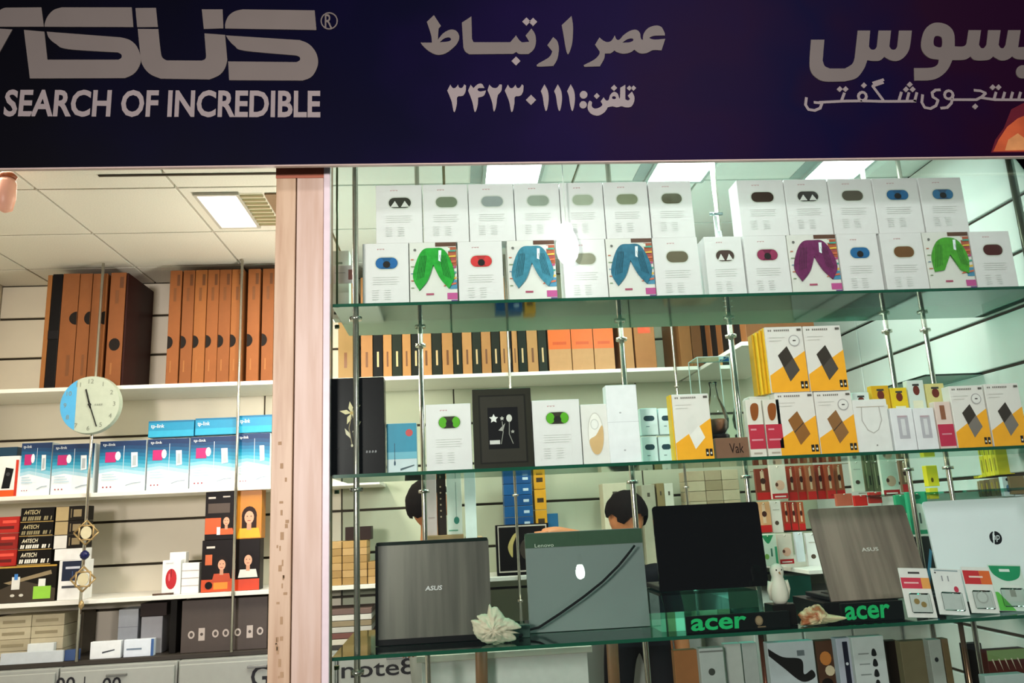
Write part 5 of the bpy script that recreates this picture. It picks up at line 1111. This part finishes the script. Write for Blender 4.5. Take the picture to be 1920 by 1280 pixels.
# pegboard back rail that carries the packs
o = box('pack_rail', atY(1415, 860, 4.2).x, XR-.02, 4.14, 4.17, 2.0, 2.03, CHROME); T(o, 'steel rail across the back that carries the hanging packs', 'rail')
o = box('green_box', atY(1470, 1100, 4.0).x, atY(1522, 1100, 4.0).x, 4.0, 4.1, 1.005, 1.13, mt('14594a', .4)); T(o, 'dark green box below the short side shelf', 'box')
o2 = box('cabinet', 1.45, XR-.02, 4.02, YB-.02, 0, 1.0045, mt('b8bdb6', .4)); T(o2, 'white low cabinet under the pack wall', 'cabinet')
for k in range(3): box('cabinet_door', 1.46+.255*k, 1.705+.255*k, 4.005, 4.02, .03, .98, mt('c2c8c2', .4), o2, .003)
# yellow boxes and brown row on the right
def row(n, x0, x1, yb0, yb1, yt0, yt1, Y0, Y1, cls, nm_, lab, grp, wid=.9):
    for i in range(n):
        t = i/n; t2 = (i+wid)/n
        Ya, Yb_ = Y0+(Y1-Y0)*t, Y0+(Y1-Y0)*t2
        a = atY(x0+(x1-x0)*t, yb0+(yb1-yb0)*t, Ya); b = atY(x0+(x1-x0)*t2, yb0+(yb1-yb0)*t2, Yb_)
        tp = atY(x0+(x1-x0)*t, yt0+(yt1-yt0)*t, Ya)
        d = Vector((b.x-a.x, b.y-a.y, 0)); L = d.length; ang = math.atan2(d.y, d.x)
        o = box(nm_, 0, L, 0, .07, 0, tp.z-a.z, mt(cls[i % len(cls)], .4), None, .001)
        o.matrix_world = Matrix.Translation((a.x, a.y, a.z)) @ Matrix.Rotation(ang, 4, 'Z'); T(o, lab+', '+nth(i, n), 'box', grp)
        prints(o, [('8c7c1c' if 'yellow' in lab else '2c2418', rect(L*.35, (tp.z-a.z)*.2, L*.6, (tp.z-a.z)*.8))])
row(12, 1777, 1874, 905, 889, 868, 848, 3.55, 3.05, ['d8c820', 'e0d030', 'c8bc20'], 'yellow_box', 'small yellow box in the slanting row above the white laptop', 'slanting row of small yellow boxes')
row(12, 1783, 1898, 936, 926, 909, 892, 3.5, 2.98, ['6c5c3c', '5a4c34', '7c6a48'], 'brown_pack', 'olive brown pack in the row below the small yellow boxes', 'row of olive brown packs')
o, wd, h = carton((1741, 872, 1763, 911), 3.3, None, .03, mt('d8cc28', .4), 'yellow_box', 'single yellow hanging box left of the slanting yellow row')
prints(o, [('5c5414', circ(wd*.4, h*.3, wd*.12, h*.12, 8))])
o, wd, h = carton((1745, 914, 1762, 935), 3.3, None, .03, mt('c8c030', .4), 'yellow_box', 'small yellow box hanging under the single yellow box')
for i, (a, b) in enumerate(((1884, 1902), (1904, 1925))): 
    o, wd, h = carton((a, 893, b, 930), 3.0, None, .02, mt('c8dcdc', .4), 'blister_pack', ('left' if i == 0 else 'right')+' white and blue small pack above the white laptop corner', 'pack')
    prints(o, [('4c7c9c', circ(wd*.5, h*.4, wd*.2, h*.2, 8)), ('20302c', circ(wd*.5, h*.85, wd*.14, h*.08, 8))])
# glass shelf on right wall that carries them
o = box('glass_shelf', 2.02, XR-.018, 2.96, 3.9, 1.50, 1.508, [GL_SHELF, GL_EDGE], None, 0); T(o, 'narrow glass shelf on the right wall by the small yellow boxes', 'shelf')
o = box('glass_shelf', 1.98, XR-.018, 3.1, 4.0, 1.98, 1.988, [GL_SHELF, GL_EDGE], None, 0); T(o, 'empty narrow glass shelf high on the right wall', 'shelf')
# pile of accessories between laptops (right)
o, wd, h = carton((1725, 1005, 1765, 1120), 3.3, None, .05, mt('2c302c', .5), 'accessory_box', 'dark box with blue streaks between bronze and white laptops')
prints(o, [('4c8cac', [(wd*.3, h*.1), (wd*.5, h*.1), (wd*.9, h*.75), (wd*.8, h*.8)]), ('b0a888', [(wd*.1, h*.5), (wd*.14, h*.5), (wd*.5, h*.95), (wd*.45, h*.95)])])

# below the lower shelf
def low_box(px, Y, cl, lab, fn=None, nm_='display_box', cat='box'):
    x0, yt, x1, yb_ = px
    M, wd, h = frame(x0, yt, x1, yb_, Y, None); zt3 = M.translation.z+h
    b_ = M.translation.z-.25
    o = box(nm_, 0, wd, 0, .06, 0, zt3-b_, mt(cl, .5)); o.matrix_world = Matrix.Translation((M.translation.x, Y, b_)); T(o, lab, cat)
    if fn: prints(o, fn(wd, zt3-b_))
    return o
# bottom deck of the window that carries them
o = box('window_deck', .66, XR-.02, 2.62, 3.3, .40, .43, mt('4c463c', .5)); T(o, 'brown deck board at the foot of the window', 'deck')
def deck(px, Y, cl, lab, fn=None, nm_='display_box', cat='box', dp=.035):
    M, wd, h = frame(*px, Y, None); zt3 = M.translation.z+h
    o = box(nm_, 0, wd, 0, dp, 0, zt3-.4305, mt(cl, .5)); o.matrix_world = Matrix.Translation((M.translation.x, Y, .4305)); T(o, lab, cat)
    if fn: prints(o, fn(wd, zt3-.4305), oz=0)
    return o
deck((1268, 1218, 1312, 1280), 2.95, '8c5c34', 'tall orange brown carton below the clear riser')
deck((1316, 1214, 1362, 1280), 2.92, 'a8b0ac', 'white carton with a round dark mark below the first green letters', lambda w_, h_: [('3c423c', circ(w_*.45, h_*.86, w_*.14, w_*.14, 12)), ('6c706c', rect(.001, h_*.975, w_-.001, h_*.985))])
deck((1364, 1206, 1396, 1280), 2.98, 'b0b6b0', 'pale carton with slanting top edge right of the round marked carton')
deck((1398, 1204, 1426, 1280), 3.0, 'a6aca8', 'pale narrow carton left of the reddish pole')
q = atY(1432, 1240, 2.9)
pole('chrome_pole', (q.x, 2.9, .43), (q.x, 2.9, Z3-.012), .010, 'reddish steel pole below the lower glass shelf', (), mt('8c5848', .25, .8))
deck((1446, 1202, 1534, 1280), 2.8, 'a9b1b4', 'white carton with a black curved stripe below the conch shell', lambda w_, h_: [('1c1c1c', smooth([(w_*.0+.001, h_*.97, 1), (w_*.3, h_*.92), (w_*.7, h_*.90), (w_*.72, h_*.82), (w_*.9, h_*.84), (w_*.95, h_*.80), (w_*.66, h_*.78), (w_*.3, h_*.86), (.001, h_*.93, 1)])), ('5c6468', rect(w_*.62, h_*.92, w_*.78, h_*.95)), ('24282a', rect(w_*.1, h_*.72, w_*.9, h_*.75))])
deck((1537, 1200, 1574, 1280), 2.84, '4a3020', 'dark carton with orange and cream picture spots', lambda w_, h_: [('b87438', circ(w_*.45, h_*.90, w_*.3, h_*.04, 12)), ('cfc0a0', circ(w_*.6, h_*.83, w_*.25, h_*.03, 10)), ('1a1412', circ(w_*.4, h_*.76, w_*.3, h_*.03, 10))])
deck((1577, 1195, 1605, 1280), 2.78, 'a0a4b0', 'bluish white narrow carton left of the earphone list carton', lambda w_, h_: [('1c1e2c', rect(w_*.4, h_*.55, w_*.75, h_*.98)), ('c0c4cc', circ(w_*.58, h_*.86, w_*.1, w_*.1, 8))])
deck((1607, 1192, 1668, 1280), 2.76, 'b2b8b6', 'white carton listing earphones in a column of dark drops', lambda w_, h_: sum([[('1a1c1c', smooth([(w_*.60, h_*(.93-.055*k)), (w_*.68, h_*(.93-.055*k)), (w_*.72, h_*(.90-.055*k)), (w_*.64, h_*(.892-.055*k)), (w_*.56, h_*(.90-.055*k))])), ('7c8280', rect(w_*.15, h_*(.905-.055*k), w_*.48, h_*(.912-.055*k)))] for k in range(5)], []))
deck((1698, 1200, 1750, 1280), 2.9, '6a6248', 'olive brown carton below the first blister pack')
deck((1752, 1198, 1776, 1280), 2.86, '9aa098', 'slim pale carton with one dark dot', lambda w_, h_: [('26282a', circ(w_*.45, h_*.88, w_*.16, h_*.015, 8))])
deck((1778, 1196, 1790, 1280), 2.88, '6a5a3c', 'thin brown carton beside the slim pale carton')
deck((1670, 1200, 1694, 1280), 3.1, '241a14', 'dark carton in shade between pale cartons below the shelf')
deck((1820, 1205, 1852, 1280), 3.1, '120f0e', 'black carton at the lower right below the shelf')
q = atY(1812, 1240, 2.9)
pole('chrome_pole', (q.x, 2.9, .43), (q.x, 2.9, Z3-.012), .009, 'steel pole at the lower right below the glass shelf', (), mt('9c7c64', .25, .8))
deck((1856, 1216, 1930, 1262), 2.85, '4c1c14', 'dark red carton with green and white top stripes at lower right', lambda w_, h_: [('7c9860', rect(.001, h_*.93, w_-.001, h_-.001))]+[('c8c0a8', [(w_*(.1+.16*k), h_*.94), (w_*(.14+.16*k), h_*.94), (w_*(.20+.16*k), h_*.86)]) for k in range(5)])
deck((1850, 1264, 1926, 1290), 2.70, 'a4b4b0', 'pale box at the lower right corner')

# wooden chair back and dark chair below the shelf
M_c = atY(935, 1240, 3.3)
ch = empty('wooden_chair', (M_c.x, 3.3, 0)); T(ch, 'brown wooden chair seen below the white coral', 'chair')
zt3 = atY(920, 1226, 3.3).z
for dx in (-.055, .47):
    tube('leg', [(dx-.03, 0, 0), (dx-.01, 0, zt3+.12)], .024, mt('5c4028', .4), ch, 8)
    tube('leg', [(dx-.02, -.36, 0), (dx-.01, -.34, .45)], .02, mt('5c4028', .4), ch, 8)
box('seat', -.09, .50, -.36, .02, .45, .48, mt('5c4028', .4), ch, .006)
box('backrest', -.06, .47, -.012, .012, .62, .70, mt('634a30', .4), ch, .006)

# ================================================================== PEOPLE
def person(lab, head, facing, joints, shirt, hair_c, skin_c='b5764c', pants='17171c'):
    """joints: dict name -> (pos, radius); one continuous skinned body"""
    root = empty('person', (head.x, head.y, 0)); T(root, lab, 'person')
    names = list(joints); idx = {n_: i for i, n_ in enumerate(names)}
    edges = [('pelvis', 'waist'), ('waist', 'chest'), ('chest', 'neck0'), ('neck0', 'neck'), ('neck', 'skull0'), ('chest', 'shL'), ('shL', 'elL'), ('elL', 'wrL'), ('wrL', 'haL'), ('chest', 'shR'), ('shR', 'elR'), ('elR', 'wrR'), ('wrR', 'haR'),
        ('pelvis', 'hipL'), ('hipL', 'knL'), ('knL', 'anL'), ('anL', 'toL'), ('pelvis', 'hipR'), ('hipR', 'knR'), ('knR', 'anR'), ('anR', 'toR')]
    me = bpy.data.meshes.new('body'); off = Vector((head.x, head.y, 0))
    me.from_pydata([tuple(Vector(joints[n_][0])-off) for n_ in names], [(idx[a], idx[b]) for a, b in edges], [])
    o = bpy.data.objects.new('body', me); COL.objects.link(o); o.parent = root
    sk = o.modifiers.new('skin', 'SKIN'); sk.use_smooth_shade = True
    ld = me.skin_vertices[0].data
    for n_ in names:
        r = joints[n_][1]; ld[idx[n_]].radius = r if isinstance(r, tuple) else (r, r)
    ld[idx['pelvis']].use_root = True
    ss = o.modifiers.new('sub', 'SUBSURF'); ss.levels = 2; ss.render_levels = 2
    # bake so that materials follow height / distance to hands
    dg = bpy.context.evaluated_depsgraph_get(); m2 = bpy.data.meshes.new_from_object(o.evaluated_get(dg)); m2.name = 'body'
    bpy.data.objects.remove(o)
    m2.materials.clear(); o = link('body', m2, [mt(shirt, .7), mt(skin_c, .5), mt(pants, .7)], root)
    hands = [(Vector(joints['elL'][0])-off, Vector(joints['haL'][0])-off), (Vector(joints['elR'][0])-off, Vector(joints['haR'][0])-off)]
    nz = joints['neck0'][0][2]; pz = joints['pelvis'][0][2]+.04
    for f in m2.polygons:
        f.use_smooth = True; c_ = f.center; mi = 0
        if c_.z > nz and (c_-Vector((0, 0, c_.z))).length < .12: mi = 1
        for e_, h_ in hands:
            d = h_-e_; t = (c_-e_).dot(d)/d.length_squared
            if t > .15 and ((c_-e_)-d*min(t, 1)).length < .075: mi = 1
        if c_.z < pz and mi == 0: mi = 2
        f.material_index = mi
    # head
    bm = bmesh.new(); bmesh.ops.create_icosphere(bm, subdivisions=4, radius=1)
    for v in bm.verts:
        d = v.co.copy(); x, y, z = d.x*.078, d.y*.098, d.z*.118
        if z < -.02: x *= 1-.30*min(1, (-z-.02)/.09); y *= 1-.10*min(1, (-z-.02)/.09)
        fy = -d.y
        if fy > .5:
            y += -.020*math.exp(-((x/.012)**2+((z+.008)/.020)**2))     # nose
            y += .007*(math.exp(-(((x-.030)/.014)**2+((z-.016)/.010)**2))+math.exp(-(((x+.030)/.014)**2+((z-.016)/.010)**2)))
            y += -.006*math.exp(-((x/.022)**2+((z+.048)/.008)**2))
        v.co = Vector((x, y, z))
    hd = fin(bm, 'head', mt(skin_c, .5), root, True)
    Mh = Matrix.Translation((0, 0, head.z)) @ facing
    hd.matrix_local = Mh
    def sub(bm, n_, m_):
        s = fin(bm, n_, m_, hd, True); return s
    for s in (-1, 1):
        bm = bmesh.new(); bmesh.ops.create_uvsphere(bm, u_segments=10, v_segments=8, radius=.011)
        for v in bm.verts: v.co = v.co+Vector((s*.030, -.080, .016))
        sub(bm, 'eye', mt('e8e4dc', .2))
        bm = bmesh.new(); bmesh.ops.create_uvsphere(bm, u_segments=10, v_segments=8, radius=1)
        for v in bm.verts: v.co = Vector((v.co.x*.007+s*.079, v.co.y*.017+.006, v.co.z*.028+.002))
        sub(bm, 'ear', mt(skin_c, .5))
    bm = bmesh.new(); bmesh.ops.create_icosphere(bm, subdivisions=4, radius=1)
    for v in bm.verts:
        d = v.co.copy(); n_ = mn.noise(d*9)*.006+abs(mn.noise(d*30))*.004
        v.co = Vector((d.x*(.096+n_), d.y*(.118+n_)+.010, d.z*(.124+n_)+.016))
    dele = [v for v in bm.verts if (v.co.y < -.052 and v.co.z < .058) or v.co.z < -.062 or (v.co.y < .0 and v.co.z < .0)]
    bmesh.ops.delete(bm, geom=dele, context='VERTS')
    sub(bm, 'hair', mt(hair_c, .85, 0, .2, 40, 0, .1))
    # fingers
    for side in ('L', 'R'):
        w0 = Vector(joints['wr'+side][0])-off; h0 = Vector(joints['ha'+side][0])-off; d = (h0-w0).normalized()
        sd = d.cross(Vector((0, 0, 1))); sd = sd.normalized() if sd.length > .1 else Vector((1, 0, 0)); nn = sd.cross(d)
        for k, (o_, L) in enumerate(((-.030, .062), (-.011, .072), (.009, .068), (.028, .052))):
            p0 = h0+sd*o_-d*.015; bm = bmesh.new()
            tube_bm(bm, [p0, p0+d*L*.5, p0+d*L*.8-nn*.012, p0+d*L-nn*.026], .009, 8, .006); fin(bm, 'finger', mt(skin_c, .5), root)
        p0 = w0+d*.035+sd*.028; bm = bmesh.new(); tube_bm(bm, [p0, p0+sd*.028+d*.02, p0+sd*.040+d*.045], .011, 8, .007); fin(bm, 'thumb', mt(skin_c, .5), root)
    return root
q = atY(1184, 974, 3.98)
hx, hy, hz = q.x, 4.10, q.z+.01
SHZ = hz-.27
J = dict(pelvis=((hx+.03, hy+.10, .92), (.15, .11)), waist=((hx+.03, hy+.10, 1.05), (.14, .10)), chest=((hx+.02, hy+.06, SHZ-.10), (.16, .11)), neck0=((hx+.01, hy+.05, SHZ+.04), (.07, .065)), neck=((hx, hy+.02, SHZ+.12), .055), skull0=((hx, hy, hz-.04), .055),
    shL=((hx-.19, hy+.05, SHZ+.01), .062), elL=((hx-.24, hy-.16, hz-.10), .048), wrL=((hx-.40, hy-.24, hz-.05), .032), haL=((hx-.47, hy-.27, hz-.05), (.036, .02)), shR=((hx+.19, hy+.05, SHZ), .062), elR=((hx+.25, hy+.08, SHZ-.29), .046), wrR=((hx+.25, hy+.02, SHZ-.54), .032), haR=((hx+.25, hy-.0, SHZ-.63), (.036, .02)),
    hipL=((hx-.06, hy+.10, .86), .10), knL=((hx-.10, hy+.08, .48), .065), anL=((hx-.10, hy+.12, .09), .045), toL=((hx-.11, hy-.04, .04), (.045, .035)), hipR=((hx+.13, hy+.10, .86), .10), knR=((hx+.14, hy+.07, .48), .065), anR=((hx+.14, hy+.12, .09), .045), toR=((hx+.15, hy-.04, .04), (.045, .035)))
person('dark haired person in black behind the grey laptop, forearm raised to the left', Vector((hx, hy, hz)), Matrix.Rotation(math.radians(-138), 4, 'Z') @ Matrix.Rotation(math.radians(32), 4, 'X') @ Matrix.Rotation(math.radians(-10), 4, 'Y'), J, '15151a', '120c0b')
q = atY(792, 948, 4.05)
hx, hy, hz = q.x+.035, 4.12, q.z
SHZ = hz-.27
J = dict(pelvis=((hx, hy+.06, .92), (.14, .10)), waist=((hx, hy+.06, 1.04), (.13, .10)), chest=((hx, hy+.04, SHZ-.10), (.15, .11)), neck0=((hx, hy+.03, SHZ+.04), (.065, .06)), neck=((hx, hy+.01, SHZ+.12), .053), skull0=((hx, hy, hz-.04), .053),
    shL=((hx-.18, hy+.04, SHZ), .058), elL=((hx-.24, hy, SHZ-.27), .044), wrL=((hx-.16, hy-.16, SHZ-.38), .031), haL=((hx-.12, hy-.23, SHZ-.38), (.036, .02)), shR=((hx+.18, hy+.04, SHZ), .058), elR=((hx+.24, hy, SHZ-.27), .044), wrR=((hx+.16, hy-.16, SHZ-.38), .031), haR=((hx+.12, hy-.23, SHZ-.38), (.036, .02)),
    hipL=((hx-.04, hy+.06, .86), .10), knL=((hx-.02, hy+.04, .48), .065), anL=((hx-.02, hy+.08, .09), .045), toL=((hx-.03, hy-.06, .04), (.045, .035)), hipR=((hx+.09, hy+.06, .86), .10), knR=((hx+.11, hy+.04, .48), .065), anR=((hx+.11, hy+.08, .09), .045), toR=((hx+.12, hy-.06, .04), (.045, .035)))
person('second dark haired person mostly hidden behind the pole and the pinkish phone pack', Vector((hx, hy, hz)), Matrix.Rotation(math.radians(70), 4, 'Z'), J, '7a6a50', '15100e', pants='8f948c')

# bare bulb hanging over the pavement behind the viewer, mirrored in the window
d_ = ray(1088, 1068); P_ = EYE+d_*(2.572/d_.y); t_ = (2.572+.45)/d_.y
q = Vector((P_.x+d_.x*t_, -.45, P_.z+d_.z*t_))
ob = empty('light_bulb', q); T(ob, 'bare bulb on a black cord behind the viewer, mirrored low in the window', 'bulb')
lathe('bulb', [(.004, -.062), (.018, -.057), (.028, -.043), (.032, -.024), (.032, -.004), (.026, .018), (.017, .036)], mt('fffdf6', .4, 0, 0, 30, 30), ob, 20)
lathe('socket', [(.018, .036), (.020, .05), (.018, .10), (.006, .11)], BLACK, ob, 14)
tube('cord', [(0, 0, .11), (0, 0, 2.2)], .004, BLACK, ob, 6)
